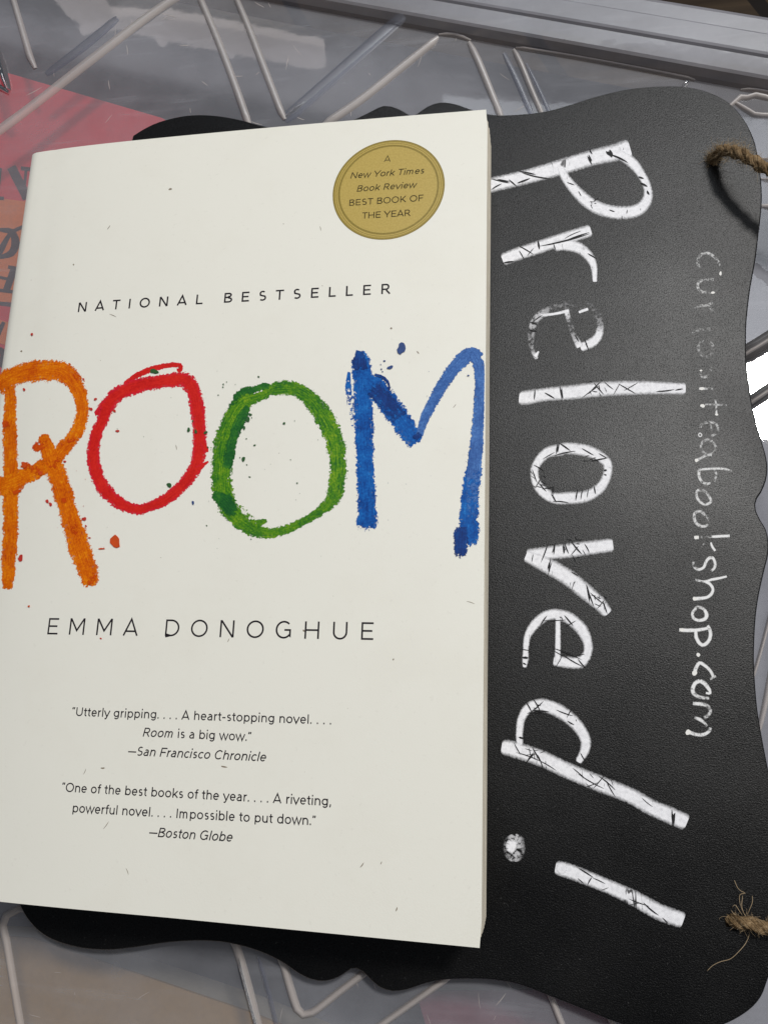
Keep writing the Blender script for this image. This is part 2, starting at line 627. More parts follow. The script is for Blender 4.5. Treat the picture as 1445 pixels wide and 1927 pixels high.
MAT_ORANGE = flat('orange_band_print', (0.78, 0.20, 0.035), .5, .4, .2)
MAT_DARK = flat('dark_print', (0.014, 0.012, 0.016), .6, .3)
MAT_BROWN = flat('brown_cover', (0.42, 0.265, 0.11), .6, .3, .15)
MAT_MAROON = flat('maroon_cover', (0.22, 0.06, 0.085), .6, .3, .2)
MAT_GREYPAD = flat('grey_card', (0.34, 0.34, 0.37), .7, .3, .15)
MAT_CREAM = flat('cream_pages', (0.5, 0.45, 0.36), .9, .1, .1)

# dark brown wooden floor
M = Mat('dark_wood')
gv = M.mapping(M.co, (4, 60, 4), (0, 0, 1.1))
gn = M.noise(1.6, 5, vec=gv, rough=.6)
c = M.ramp(gn, [(.3, (0.016, 0.010, 0.006)), (.55, (0.036, 0.024, 0.014)), (.8, (0.06, 0.040, 0.023))])
br = M.n('ShaderNodeTexBrick')
br.inputs['Scale'].default_value = 1.0
br.inputs['Mortar Size'].default_value = .004
br.inputs['Brick Width'].default_value = .9
br.inputs['Row Height'].default_value = .11
M.t.links.new(M.mapping(M.co, (1, 1, 1), (0, 0, 1.1)), br.inputs['Vector'])
c = M.mix(br.outputs['Fac'], c, (0.006, 0.004, 0.003))
MAT_FLOOR = M.done(M.bsdf(c, .6, .12, M.bump(gn, .2, 1e-3)))

# ------------------------------------------------------------------ the floor
FLOOR_Z = -0.165
b = MB()
b.poly([(-3, -3, FLOOR_Z), (3, -3, FLOOR_Z), (3, 3, FLOOR_Z), (-3, 3, FLOOR_Z)])
o = b.build('floor', MAT_FLOOR)
o['kind'] = 'structure'

# ------------------------------------------------------------------ storage box under the lid
LA = math.atan2(-0.0415, 0.1187)          # the box stands turned against the book
LU, LV = Vector((math.cos(LA), math.sin(LA), 0)), Vector((-math.sin(LA), math.cos(LA), 0))


def L(u, v, z):
    return LU * u + LV * v + Vector((0, 0, z))


U0, U1, V0, V1 = -0.26, 0.30, -0.17, 0.2904   # lid panel in its own directions
box = thing('storage_box', 'cloudy clear plastic storage box standing under its ribbed lid', 'storage box', L(.02, .06, FLOOR_Z))
b = MB()
th = .002
for (ua, va, ub, vb) in [(U0, V0, U1, V0), (U1, V0, U1, V1), (U1, V1, U0, V1), (U0, V1, U0, V0)]:
    cu, cv = (U0 + U1) / 2, (V0 + V1) / 2

    def sh(u, v, k, z):
        return L(cu + (u - cu) * k, cv + (v - cv) * k, z)
    zt, zb = -.004, FLOOR_Z + .004
    b.poly([sh(ua, va, .90, zb), sh(ub, vb, .90, zb), sh(ub, vb, .985, zt), sh(ua, va, .985, zt)])
b.build('wall', MAT_BOX, box)
b = MB()
b.poly([sh(U0, V0, .90, FLOOR_Z + .004), sh(U1, V0, .90, FLOOR_Z + .004), sh(U1, V1, .90, FLOOR_Z + .004), sh(U0, V1, .90, FLOOR_Z + .004)])
b.build('base', MAT_BOX, box)


def slab(name, label, cat, pts, z, t, mcov, mpage, px=True):
    """A book lying flat inside the box; pts are its corners."""
    P = [unproj(x, y, z) if px else Vector((x, y, z)) for x, y in pts]
    c = sum(P, Vector()) / len(P)
    root = thing(name, label, cat, (c.x, c.y, z - t))
    b = MB()
    n = len(P)
    up = [b.vert((p.x, p.y, z)) for p in P]
    lo = [b.vert((p.x, p.y, z - .001)) for p in P]
    b.face(up)
    b.face(lo[::-1])
    for k in range(n):
        b.face((up[k], lo[k], lo[(k + 1) % n], up[(k + 1) % n]))
    b.build('cover', mcov, root, fix=True)
    b = MB()
    q = [c + (p - c) * .985 for p in P]
    up = [b.vert((p.x, p.y, z - .0012)) for p in q]
    lo = [b.vert((p.x, p.y, z - t)) for p in q]
    b.face(up)
    b.face(lo[::-1])
    for k in range(n):
        b.face((up[k], lo[k], lo[(k + 1) % n], up[(k + 1) % n]))
    b.build('page_block', mpage, root, fix=True)
    return root


ZIN = -0.016
pad = slab('card_sheet', 'grey card lying under the books inside the clear box', 'card',
           [(q.x, q.y) for q in (L(-.22, -.13, 0), L(.268, -.13, 0), L(.268, .272, 0), L(-.22, .272, 0))], -.052, .004, MAT_GREYPAD, MAT_GREYPAD, px=False)
red = slab('red_book', 'red book with an orange band and dark serif capitals seen through the cloudy lid', 'book',
           [(-420, 20), (25, 140), (305, 222), (640, 420), (330, 1120), (-700, 900)], ZIN, .018, MAT_RED, MAT_CREAM)
b = MB()
b.poly([unproj(x, y, ZIN + 2e-4) for x, y in [(-300, 300), (-10, 372), (75, 382), (200, 420), (170, 600), (40, 570), (-20, 566), (-330, 480)]])
b.poly([unproj(x, y, ZIN + 2e-4) for x, y in [(-300, 540), (0, 602), (150, 640), (140, 690), (0, 646), (-300, 590)]])
b.build('orange_band', MAT_ORANGE, red)


def serif(b, mat, strokes, z):
    for pts in strokes:
        stroke(b, pts, lambda x, y, o=0.0: unproj(x, y, z + o), step=6, lift=4e-4, rise=2e-6)


b = MB()
serif(b, None, [
    [(-60, 318, 12), (-52, 372, 12)],
    [(2, 316, 5), (-4, 372, 5)], [(22, 314, 17), (52, 372, 17)], [(50, 316, 5), (44, 374, 5)], [(-14, 372, 6), (8, 373, 6)], [(40, 316, 6), (62, 318, 6)],
    [(62, 420, 10), (40, 428, 6), (20, 440, 7), (2, 470, 12), (-16, 500, 14)],
    [(0, 432, 6), (22, 436, 12), (30, 456, 16), (22, 476, 13), (0, 484, 6)],
    [(-6, 492, 14), (-16, 540, 14)], [(28, 504, 13), (12, 548, 13)], [(-6, 520, 5), (20, 526, 5)], [(-8, 545, 6), (26, 549, 6)], [(16, 502, 6), (40, 506, 6)],
    [(-20, 568, 6), (30, 574, 6)],
    [(-6, 602, 14), (-18, 640, 14)], [(8, 606, 6), (-4, 628, 12)], [(-20, 655, 8), (6, 662, 12), (2, 690, 10)],
], ZIN)
b.build('cover_lettering', MAT_DARK, red)
slab('brown_book', 'plain brown book inside the box at the near corner of the lid', 'book',
     [(-500, 1740), (60, 1765), (470, 1905), (900, 2080), (600, 2500), (-700, 2400)], -.022, .014, MAT_BROWN, MAT_CREAM)
slab('maroon_book', 'maroon book inside the box below the lower edge of the chalkboard', 'book',
     [(788, 1885), (812, 1866), (1100, 1862), (1155, 1935), (1260, 2200), (880, 2200)], -.020, .014, MAT_MAROON, MAT_CREAM)

# ------------------------------------------------------------------ glowing shapes added overhead, seen only as a mirror image in the lid
def overhead(px, py, z):
    q = unproj(px, py, 0.0)
    d = q - Vector(CAM)
    d.z = -d.z
    return q + d * (z / d.z)


M = Mat('mirror_glow')
em = M.n('ShaderNodeEmission')
em.inputs[0].default_value = (1.0, .90, .86, 1)
em.inputs[1].default_value = 3.6
MAT_GLOW = M.done(em.outputs[0])
M = Mat('mirror_glow_soft')
em = M.n('ShaderNodeEmission')
em.inputs[0].default_value = (1.0, .90, .88, 1)
em.inputs[1].default_value = 2.4
MAT_GLOW2 = M.done(em.outputs[0])
HZ = 2.1
c0 = overhead(380, 60, HZ)
glow_root = thing('overhead_glow', 'pale long glowing shape added overhead, mirrored faintly in the top of the cloudy lid', 'overhead glow', c0)


def hung(name, pts, z, mat):
    b = MB()
    lo = [b.vert(overhead(x, y, z)) for x, y in pts]
    up = [b.vert(overhead(x, y, z) + Vector((0, 0, .04))) for x, y in pts]
    b.face(lo)
    b.face(up[::-1])
    for k in range(len(pts)):
        n = (k + 1) % len(pts)
        b.face((lo[k], lo[n], up[n], up[k]))
    b.build(name, mat, glow_root, fix=True)


hung('tube', [(212, 12), (305, 15), (390, 30), (475, 47), (608, 72), (605, 86), (475, 62), (385, 43), (300, 31), (222, 27), (208, 22)], HZ - .002, MAT_GLOW)  # glowing strip traced back from the mirror image
hung('second_image', [(100, -4), (196, -4), (212, 14), (224, 28), (300, 32), (385, 44), (475, 63), (605, 87), (611, 100), (606, 111), (592, 116), (500, 98), (438, 88), (432, 96), (424, 92), (422, 84), (380, 75), (309, 62), (302, 72), (293, 70), (290, 58), (208, 42), (180, 50), (190, 38), (146, 53), (152, 34), (124, 20)], HZ, MAT_GLOW2)  # doubled mirror image and its body, added as a second glowing shape

# ------------------------------------------------------------------ lid
lid = thing('box_lid', 'cloudy clear ribbed plastic lid under the black chalkboard sign', 'box lid', L(.02, .06, 0))
b = MB()
NU, NV = 40, 34
ids = [[b.vert(L(U0 + (U1 - U0) * i / NU, V0 + (V1 - V0) * j / NV, 0.0)) for i in range(NU + 1)] for j in range(NV + 1)]
for j in range(NV):
    for i in range(NU):
        b.face((ids[j][i], ids[j][i + 1], ids[j + 1][i + 1], ids[j + 1][i]), 0, True)
b.build('panel', MAT_LID, lid)

PROF = [(0.0, 0.0), (.0006, .0012), (.0010, .0042), (.0018, .0047), (.0075, .0049), (.0080, .0056), (.0088, .0058),
        (.0145, .0060), (.0150, .0053), (.0156, .0052), (.0200, .0054), (.0215, .0048), (.0224, .0030), (.0228, -.004), (.0232, -.016)]
b = MB()
loops = []
for (d, z) in PROF:
    loops.append([L(U0 - d, V0 - d, z), L(U1 + d, V0 - d, z), L(U1 + d, V1 + d, z), L(U0 - d, V1 + d, z)])
NS = 30
rings = []
for lp in loops:
    r = []
    for k in range(4):
        for s in range(NS):
            r.append(b.vert(lp[k].lerp(lp[(k + 1) % 4], s / NS)))
    rings.append(r)
for a, c in zip(rings[:-1], rings[1:]):
    for k in range(len(a)):
        n = (k + 1) % len(a)
        b.face((a[k], a[n], c[n], c[k]))
b.build('rim', MAT_RIM, lid)


def rib(b, pts, h=.0011, step=14, mi=0, n=6, sharp=False):
    """A half-round raised rib along a path of (x, y, width) photograph points on the lid."""
    S = catmull(pts, step) if not sharp else [np.array(p, float) for p in pts]
    prev = None
    K = len(S)
    for k in range(K):
        a, c = S[max(0, k - 1)], S[min(K - 1, k + 1)]
        t = (c - a)[:2]
        t = t / (np.hypot(*t) + 1e-9)
        nr = np.array([-t[1], t[0]])
        row = []
        end = min(k, K - 1 - k)
        hk = h * (1.0 if end > 0 else .45)
        wk = 1.15 * S[k][2] * (1.0 if end > 0 else .7)
        for j in range(n + 1):
            ang = math.pi * j / n
            q = on_lid(S[k][0] + nr[0] * wk / 2 * math.cos(ang), S[k][1] + nr[1] * wk / 2 * math.cos(ang))
            row.append(b.vert((q.x, q.y, 6e-5 + hk * math.sin(ang))))
        if prev:
            for j in range(n):
                b.face((prev[j], prev[j + 1], row[j + 1], row[j]), mi, True)
        prev = row


b = MB()
RIBS = [
    [(22, -15, 9), (38, 40, 10), (58, 108, 11), (68, 130, 9)],
    [(-30, 268, 15), (60, 202, 14), (180, 108, 14), (285, 28, 13), (345, -12, 12)],
    [(374, -10, 10), (392, 32, 11), (418, 95, 12), (448, 175, 12), (470, 238, 12)],
    [(442, -10, 9), (468, 52, 11), (500, 135, 12), (530, 212, 11), (537, 226, 9)],
    [(610, 236, 13), (680, 188, 13), (760, 124, 13), (815, 80, 11), (824, 70, 8)],
    [(826, 66, 5), (856, 68, 5), (886, 77, 6)],
    [(882, 80, 10), (900, 116, 12), (930, 190, 12), (944, 225, 12)],
    [(966, 94, 8), (980, 122, 9), (1002, 176, 9), (1022, 222, 9)],
    [(970, 91, 4), (1080, 109, 4), (1200, 131, 4), (1307, 152, 4)],
    [(120, 1722, 9), (38, 1710, 11), (14, 1722, 12), (7, 1740, 12), (13, 1768, 12), (26, 1845, 12), (42, 1940, 12)],
    [(430, 1750, 13), (446, 1782, 13), (466, 1850, 14), (490, 1945, 14)],
    [(520, 1780, 12), (534, 1815, 12), (548, 1862, 13), (560, 1898, 13), (572, 1909, 13), (590, 1904, 13), (640, 1865, 13), (700, 1820, 13)],
    [(695, 1944, 12), (760, 1898, 12), (850, 1834, 12)],
    [(1024, 1845, 10), (1038, 1880, 10), (1064, 1945, 11)],
    [(1136, 1900, 9), (1150, 1922, 9), (1168, 1950, 9)],
    [(1392, 170, 4), (1420, 172, 4), (1460, 179, 4)],
    [(1372, 200, 9), (1392, 184, 9), (1404, 185, 7), (1420, 180, 8), (1460, 190, 8)],
    [(1380, 192, 7), (1400, 206, 7), (1418, 217, 7), (1462, 219, 7)],
    [(1425, 299, 3), (1460, 305, 3)],
    [(1430, 338, 3.5), (1462, 342, 3.5)],
    [(1430, 388, 8), (1462, 391, 8)],
    [(1424, 1385, 8), (1436, 1335, 10), (1450, 1265, 11), (1466, 1190, 12)],
    [(1412, 1285, 6), (1430, 1225, 6), (1452, 1140, 6)],
]
for r in RIBS:
    b = MB()
    rib(b, r)
    b.build('raised_rib', MAT_RIB, lid)
for r in [
    [(536, 226, 20), (620, 152, 20), (722, 62, 20), (760, 30, 18)],
    [(88, 140, 12), (160, 86, 15), (222, 34, 13)],
    [(948, 100, 9), (972, 150, 11), (1000, 216, 11)],
    [(990, 120, 6), (1012, 165, 8), (1034, 214, 8)],
    [(486, 1800, 7), (506, 1870, 8), (524, 1945, 8)],
]:
    b = MB()
    rib(b, r, h=.00035)
    b.build('shaded_groove', MAT_GROOVE, lid)  # dark strips laid on the panel as groove shading
for r in [[(1390, 674, 30), (1425, 654, 30), (1475, 622, 30)], [(1400, 766, 22), (1430, 746, 22), (1475, 716, 22)]]:
    b = MB()
    rib(b, r, h=.0020, n=10)
    b.build('moulded_bar', MAT_BAR, lid)
for r in [[(1390, 676, 9), (1425, 656, 9), (1475, 624, 9)], [(1400, 768, 9), (1430, 748, 9), (1475, 718, 9)]]:
    b = MB()
    rib(b, r, h=.0027, n=8)
    b.build('raised_rib', MAT_RIB, lid)
b = MB()
for k in range(46):
    if k < 30:
        x, y = rnd.uniform(0, 1000), rnd.uniform(0, 235)
    else:
        x, y = rnd.uniform(40, 1000), rnd.uniform(1800, 1925)
    sliver(b, x, y, rnd.choice([.3, 1.7, -.6, 1.2]) + rnd.uniform(-.4, .4), rnd.uniform(5, 34), rnd.uniform(.5, 1.3), on_lid, 3e-5 + 1e-6 * k, 0, bend=rnd.uniform(-.2, .2))
o = b.build('scuff_marks', MAT_RIB, lid)
o['kind'] = 'stuff'
for r, hh in [([(-20, 70, 12), (0, 108, 12), (18, 172, 10)], .003),
              ([(-30, 150, 8), (0, 164, 8), (20, 176, 8)], .002),
              ([(538, 222, 4), (556, 208, 4), (576, 192, 3)], .0012),
              ([(1283, 166, 6), (1295, 154, 6)], .0016),
              ([(452, 1800, 4), (470, 1868, 4), (488, 1935, 4)], .0024)]:
    b = MB()
    rib(b, r, h=hh)
    b.build('clear_glint', MAT_CLEAR, lid)  # clear edges at the left, the other strips added as bright glints

# ------------------------------------------------------------------ chalkboard sign
sign = thing('chalkboard_sign', 'black scalloped chalkboard sign with white chalk lettering lying under the paperback', 'chalkboard sign',
             (0.115, 0.108, BOARD_TOP - .004))
OUT = [(250, 255), (268, 243), (300, 228), (350, 216.5), (400, 216), (450, 224), (500, 237), (560, 243), (620, 238), (660, 226), (690, 212), (722, 197.5), (748, 203), (766, 213),
       (775, 217), (784, 213), (804, 199), (829, 191), (858, 195), (887, 205), (922, 214), (962, 215), (1022, 209), (1072, 196), (1122, 180), (1182, 166.5),
       (1242, 161), (1287, 162), (1327, 170), (1367, 189), (1397, 220), (1417, 258), (1426, 295), (1432, 339), (1433, 384), (1428, 433), (1421, 489),
       (1411, 546), (1405, 599), (1403.5, 635), (1405, 692), (1413, 749), (1422, 794), (1436, 839), (1442, 862), (1444, 882), (1441, 904), (1432, 926), (1424, 938),
       (1421, 948), (1422, 960), (1431, 979), (1441, 996), (1446, 1020), (1445, 1045), (1439, 1069), (1428, 1118), (1422, 1160), (1419, 1213), (1419, 1258), (1424, 1326), (1432, 1379),
       (1445, 1447), (1458, 1510), (1471, 1590), (1477, 1670), (1473, 1750), (1462, 1800), (1445, 1842), (1432, 1876), (1409, 1902), (1371, 1925), (1330, 1938), (1280, 1946), (1220, 1942), (1160, 1925),
       (1126, 1912), (1089, 1897), (1051, 1882), (1013, 1867), (975, 1853), (938, 1846), (900, 1843), (840, 1844), (802, 1851), (764, 1863), (738, 1866), (713, 1858),
       (694, 1841), (682, 1829), (670, 1823), (660, 1824), (637, 1839), (611, 1847), (586, 1844), (560, 1832), (528, 1810), (484, 1790), (433, 1776), (382, 1771), (318, 1774),
       (255, 1783), (204, 1788), (153, 1784.6), (108, 1773), (76, 1756), (51, 1730), (35, 1700), (26, 1672)]
S = catmull([(x, y, 0) for x, y in OUT], 9)
loop = [on_board(q[0], q[1]).to_2d() for q in S]
# the side hidden under the book, a mirror of the visible right side
a, c = loop[-1], loop[0]
for k in range(1, 40):
    t = k / 40
    bulge = -.012 * math.sin(math.pi * t) * (1 - .75 * math.exp(-((t - .5) / .16) ** 2)) + (.004 * math.exp(-((t - .5) / .03) ** 2))
    p = a.lerp(c, t)
    loop.append(Vector((p.x + bulge + .006 * math.sin(math.pi * t), p.y)))
HOLES = [(on_board(1343, 299).to_2d(), .0021), (on_board(1379, 1736).to_2d(), .0018)]
bm = bmesh.new()
zt, zb = BOARD_TOP, BOARD_TOP - .004


def offset(lp, d):
    n = len(lp)
    o = []
    for k in range(n):
        t = (lp[(k + 1) % n] - lp[k - 1]).normalized()
        o.append(lp[k] + Vector((t.y, -t.x)) * d)
    return o


area2 = sum(loop[k].x * loop[(k + 1) % len(loop)].y - loop[(k + 1) % len(loop)].x * loop[k].y for k in range(len(loop)))
sgn = -1 if area2 > 0 else 1
inner = offset(loop, sgn * .0004)


def ring(lp, z):
    return [bm.verts.new((p.x, p.y, z)) for p in lp]


def bridge(r0, r1, mi):
    for k in range(len(r0)):
        n = (k + 1) % len(r0)
        f = bm.faces.new((r0[k], r0[n], r1[n], r1[k]))
        f.material_index = mi
        f.smooth = True


def cap(rings, mi):
    es = []
    for r in rings:
        for k in range(len(r)):
            a_, b_ = r[k], r[(k + 1) % len(r)]
            es.append(bm.edges.get((a_, b_)) or bm.edges.new((a_, b_)))
    res = bmesh.ops.triangle_fill(bm, edges=es, use_beauty=True)
    for f in res['geom']:
        if isinstance(f, bmesh.types.BMFace):
            f.material_index = mi


it, ot, ob = ring(inner, zt), ring(loop, zt - .0004), ring(loop, zb)
bridge(it, ot, 0)
bridge(ot, ob, 1)
ht, hb = [], []
for c, r in HOLES:
    pts = [c + Vector((math.cos(2 * math.pi * k / 24) * r, math.sin(2 * math.pi * k / 24) * r)) for k in range(24)]
    t_, b_ = ring(pts, zt), ring(pts, zb)
    bridge(t_, b_, 1)
    ht.append(t_)
    hb.append(b_)
cap([it] + ht, 0)
cap([ob] + hb, 1)
bmesh.ops.recalc_face_normals(bm, faces=bm.faces)
me = bpy.data.meshes.new('board')
bm.to_mesh(me)
bm.free()
me.materials.append(MAT_BOARD)
me.materials.append(MAT_BEDGE)
bo = bpy.data.objects.new('board', me)
COL.objects.link(bo)
bo.parent = sign
bo.matrix_parent_inverse = Matrix.Translation(-sign.location)


def crop(pts, ox, oy, s):
    return [(ox + p[0] / s, oy + p[1] / s) + tuple(q / s * 1.09 if k == 0 else q for k, q in enumerate(p[2:])) for p in pts]


def chalk_letter(what, strokes, slivers, dots=()):
    b = MB()
    for k, s in enumerate(strokes):
        stroke(b, s, on_board, step=4, lift=3e-5 + 4e-5 * k, rise=3e-7, cap='round')
    for k, (x, y, rx, ry) in enumerate(dots):
        blob(b, x, y, rx, ry, on_board, 1.4e-4 + 5e-6 * k, int(x), jag=.06)
    for k, (x, y, ang, ln, w) in enumerate(split(slivers)):
        sliver(b, x, y, ang, ln, w, on_board, 1.8e-4 + 1e-6 * k, 1, bend=rnd.uniform(-.15, .15))
    o = b.build('chalk_letter', [MAT_CHALK, MAT_SCRATCH], sign)
    o['label'] = what
    return o


def scat(cx, cy, n, r, ang, spread=.5, ln=(8, 20), w=(.6, 1.6)):
    return [(cx + rnd.uniform(-r, r), cy + rnd.uniform(-r, r), ang + rnd.uniform(-spread, spread), rnd.uniform(*ln), rnd.uniform(*w)) for _ in range(n)]


K = 2.651
A4, A5, A6, A7 = (900, 150, K), (900, 560, K), (900, 1100, K), (900, 1480, K)
c4 = lambda x, y: (900 + x / K, 150 + y / K)
c5 = lambda x, y: (900 + x / K, 560 + y / K)
c6 = lambda x, y: (900 + x / K, 1100 + y / K)
c7 = lambda x, y: (900 + x / K, 1480 + y / K)


def sl(f, x, y, deg, ln, w):
    p = f(x, y)
    return (p[0], p[1], math.radians(deg), ln / K, w / K * .62)


def split(sls):
    """Wide flakes become a few ragged neighbouring cracks."""
    out = []
    for (x, y, a, ln, w) in sls:
        if w < 3.4:
            out.append((x, y, a, ln, w))
            continue
        n = 3 if w < 6 else 4
        for k in range(n):
            o = (k - (n - 1) / 2) * w * .27
            sh = rnd.uniform(-.16, .16) * ln
            out.append((x - math.sin(a) * o + math.cos(a) * sh, y + math.cos(a) * o + math.sin(a) * sh, a + rnd.uniform(-.16, .16), ln * rnd.uniform(.55, 1.0), w * rnd.uniform(.3, .5)))
    return out


chalk_letter('chalk capital P partly under the book', [
    crop([(20, 538, 72), (80, 522, 72), (250, 482, 72), (410, 437, 78), (560, 392, 78), (690, 362, 86), (752, 345, 104)], *A4),
    crop([(405, 430, 34), (440, 500, 46), (520, 590, 60), (600, 642, 66), (700, 664, 66), (790, 652, 62), (838, 605, 52), (843, 545, 42), (815, 480, 42), (765, 415, 54), (690, 365, 50)], *A4)],
    [sl(c4, 120, 505, 5, 110, 16), sl(c4, 90, 535, -30, 60, 8), sl(c4, 250, 470, 18, 120, 16), sl(c4, 300, 485, 10, 120, 8), sl(c4, 225, 505, -20, 70, 12), sl(c4, 170, 515, 40, 50, 8),
     sl(c4, 555, 395, 70, 55, 22), sl(c4, 655, 370, 55, 50, 30), sl(c4, 700, 395, 25, 100, 12), sl(c4, 810, 490, 20, 30, 12), sl(c4, 825, 525, 30, 40, 14), sl(c4, 845, 565, 60, 24, 14),
     sl(c4, 460, 520, 20, 40, 5), sl(c4, 585, 600, -40, 40, 6), sl(c4, 505, 570, 60, 30, 4), sl(c4, 665, 655, 20, 30, 6), sl(c4, 740, 660, 100, 20, 5), sl(c4, 560, 360, 60, 30, 8)]
    + scat(*c4(580, 620), 6, 8, .8, .8, (3, 7), (.5, 1)))
chalk_letter('chalk small r', [
    crop([(122, 898, 62), (200, 868, 64), (300, 836, 64), (430, 792, 62), (558, 752, 60)], *A4),
    crop([(380, 830, 52), (440, 826, 58), (500, 840, 56), (550, 882, 48), (575, 935, 34), (580, 1008, 22)], *A4)],
    [sl(c4, 430, 800, -14, 260, 11), sl(c4, 500, 780, -18, 110, 8), sl(c4, 300, 825, 80, 46, 14), sl(c4, 235, 850, 30, 90, 6), sl(c4, 215, 875, 60, 50, 6), sl(c4, 260, 860, -50, 50, 5),
     sl(c4, 150, 912, -8, 60, 10), sl(c4, 565, 880, 30, 50, 8), sl(c4, 380, 835, 70, 40, 4), sl(c4, 470, 775, -25, 90, 4)])
chalk_letter('worn chalk letter e with most of its paint rubbed off', [
    crop([(290, 305, 20, .75), (268, 260, 22, .5), (262, 200, 34, .45), (272, 135, 38, .62), (305, 90, 40, .62), (370, 60, 46, .42), (450, 42, 54, .36), (540, 48, 54, .36), (590, 85, 40, .38), (606, 135, 36, .44), (600, 185, 40, .95),
          (570, 222, 48, .95), (510, 250, 44, .95)], *A5),
    crop([(438, 66, 26, .9), (455, 130, 26, .42), (478, 195, 28, .5), (505, 245, 40, .92)], *A5),
    crop([(310, 90, 16, .8), (380, 82, 14, .85), (450, 66, 18, .9)], *A5),
    crop([(500, 75, 14, .9), (545, 58, 16, .9)], *A5),
    crop([(282, 296, 26, 1), (300, 270, 8, .9)], *A5)],
    [sl(c5, 540, 235, 70, 60, 8), sl(c5, 295, 105, -35, 60, 6), sl(c5, 275, 130, 20, 40, 8), sl(c5, 272, 165, 10, 40, 8), sl(c5, 490, 205, 60, 40, 8)])
chalk_letter('chalk small l', [
    crop([(205, 500, 66), (235, 500, 72), (330, 484, 66), (450, 474, 72), (600, 458, 74), (720, 452, 72), (850, 450, 66), (950, 453, 60), (1030, 455, 56)], *A5)],
    [sl(c5, 280, 485, 95, 55, 9), sl(c5, 415, 478, 85, 72, 20), sl(c5, 355, 490, 30, 60, 9), sl(c5, 580, 450, -45, 90, 9), sl(c5, 560, 470, -35, 110, 6), sl(c5, 600, 455, 50, 80, 6), sl(c5, 690, 455, -60, 70, 5),
     sl(c5, 740, 455, 30, 100, 6), sl(c5, 760, 445, -30, 80, 5), sl(c5, 930, 464, -6, 90, 9), sl(c5, 1000, 460, -10, 40, 9), sl(c5, 650, 440, 40, 60, 4)] + scat(*c5(600, 450), 8, 16, .7, .9, (4, 12), (.4, 1)))
chalk_letter('chalk small o', [
    crop([(420, 758, 62), (340, 775, 52), (288, 835, 42), (280, 890, 42), (305, 950, 52), (370, 998, 56), (455, 1000, 62), (540, 990, 58), (610, 945, 50), (642, 880, 44), (640, 825, 48), (590, 785, 56), (520, 760, 60), (440, 752, 58), (400, 758, 56)], *A5)],
    [sl(c5, 395, 755, 100, 70, 22), sl(c5, 430, 745, 35, 70, 10), sl(c5, 430, 778, -12, 110, 8), sl(c5, 350, 790, -30, 70, 5), sl(c5, 545, 770, 30, 70, 7), sl(c5, 600, 808, -10, 90, 10), sl(c5, 620, 790, 30, 50, 6),
     sl(c5, 280, 890, 70, 70, 6), sl(c5, 300, 920, -60, 70, 7), sl(c5, 320, 945, 50, 60, 7), sl(c5, 345, 950, -10, 60, 7), sl(c5, 370, 970, 95, 50, 16), sl(c5, 375, 1000, 60, 50, 9), sl(c5, 410, 1020, 5, 80, 7),
     sl(c5, 490, 985, 100, 60, 9), sl(c5, 515, 980, 100, 60, 6), sl(c5, 580, 960, 80, 40, 9), sl(c5, 545, 975, 100, 50, 5), sl(c5, 632, 862, 0, 16, 14), sl(c5, 632, 885, 20, 14, 8), sl(c5, 300, 850, 30, 60, 5)]
    + scat(*c5(300, 910), 8, 14, 1.0, 1.0, (5, 14), (.4, .9)) + scat(*c5(560, 790), 5, 14, .4, .9, (5, 14), (.4, .9)))
chalk_letter('chalk small v', [
    crop([(668, 1234, 66), (560, 1248, 70), (450, 1262, 72), (350, 1274, 66), (245, 1288, 66)], *A5),
    crop([(238, 1288, 58), (300, 1315, 74), (370, 1352, 80), (450, 1400, 80), (530, 1465, 78), (600, 1525, 70), (645, 1575, 52)], *A5)],
    [sl(c5, 375, 1262, 100, 70, 16), sl(c5, 355, 1340, 100, 90, 22), sl(c5, 330, 1270, 110, 110, 9), sl(c5, 425, 1252, 85, 60, 16), sl(c5, 440, 1250, 70, 60, 8), sl(c5, 490, 1250, 50, 80, 10), sl(c5, 480, 1262, -50, 60, 7),
     sl(c5, 540, 1250, 60, 50, 6), sl(c5, 545, 1475, 80, 90, 14), sl(c5, 560, 1500, 70, 80, 9), sl(c5, 590, 1500, 40, 90, 7), sl(c5, 610, 1530, -50, 60, 6), sl(c5, 630, 1545, 70, 70, 9), sl(c5, 480, 1380, 30, 40, 6), sl(c5, 270, 1300, 100, 40, 5)]
    + scat(*c5(480, 1250), 10, 20, .8, .9, (5, 16), (.4, 1)) + scat(*c5(600, 1520), 8, 14, .9, .8, (5, 16), (.4, 1)))
chalk_letter('chalk small e with a full loop and long tail', [
    crop([(230, 412, 20), (234, 370, 34), (236, 320, 28), (246, 255, 36), (285, 195, 48), (340, 155, 52), (395, 150, 54), (455, 170, 60), (515, 225, 60), (545, 295, 46), (540, 350, 46), (505, 388, 62), (440, 388, 56), (376, 380, 50)], *A6),
    crop([(396, 170, 26), (396, 270, 28), (394, 385, 32)], *A6)],
    [sl(c6, 235, 365, 10, 34, 18), sl(c6, 230, 395, 30, 20, 10), sl(c6, 325, 180, -55, 60, 10), sl(c6, 380, 178, -2, 110, 6), sl(c6, 450, 180, 50, 70, 9), sl(c6, 460, 195, -30, 60, 6), sl(c6, 440, 345, 22, 160, 7),
     sl(c6, 470, 380, 30, 120, 7), sl(c6, 515, 395, 50, 60, 8), sl(c6, 400, 385, -60, 70, 5), sl(c6, 235, 325, 10, 40, 5), sl(c6, 500, 355, -15, 60, 5), sl(c6, 400, 345, 30, 60, 5)])
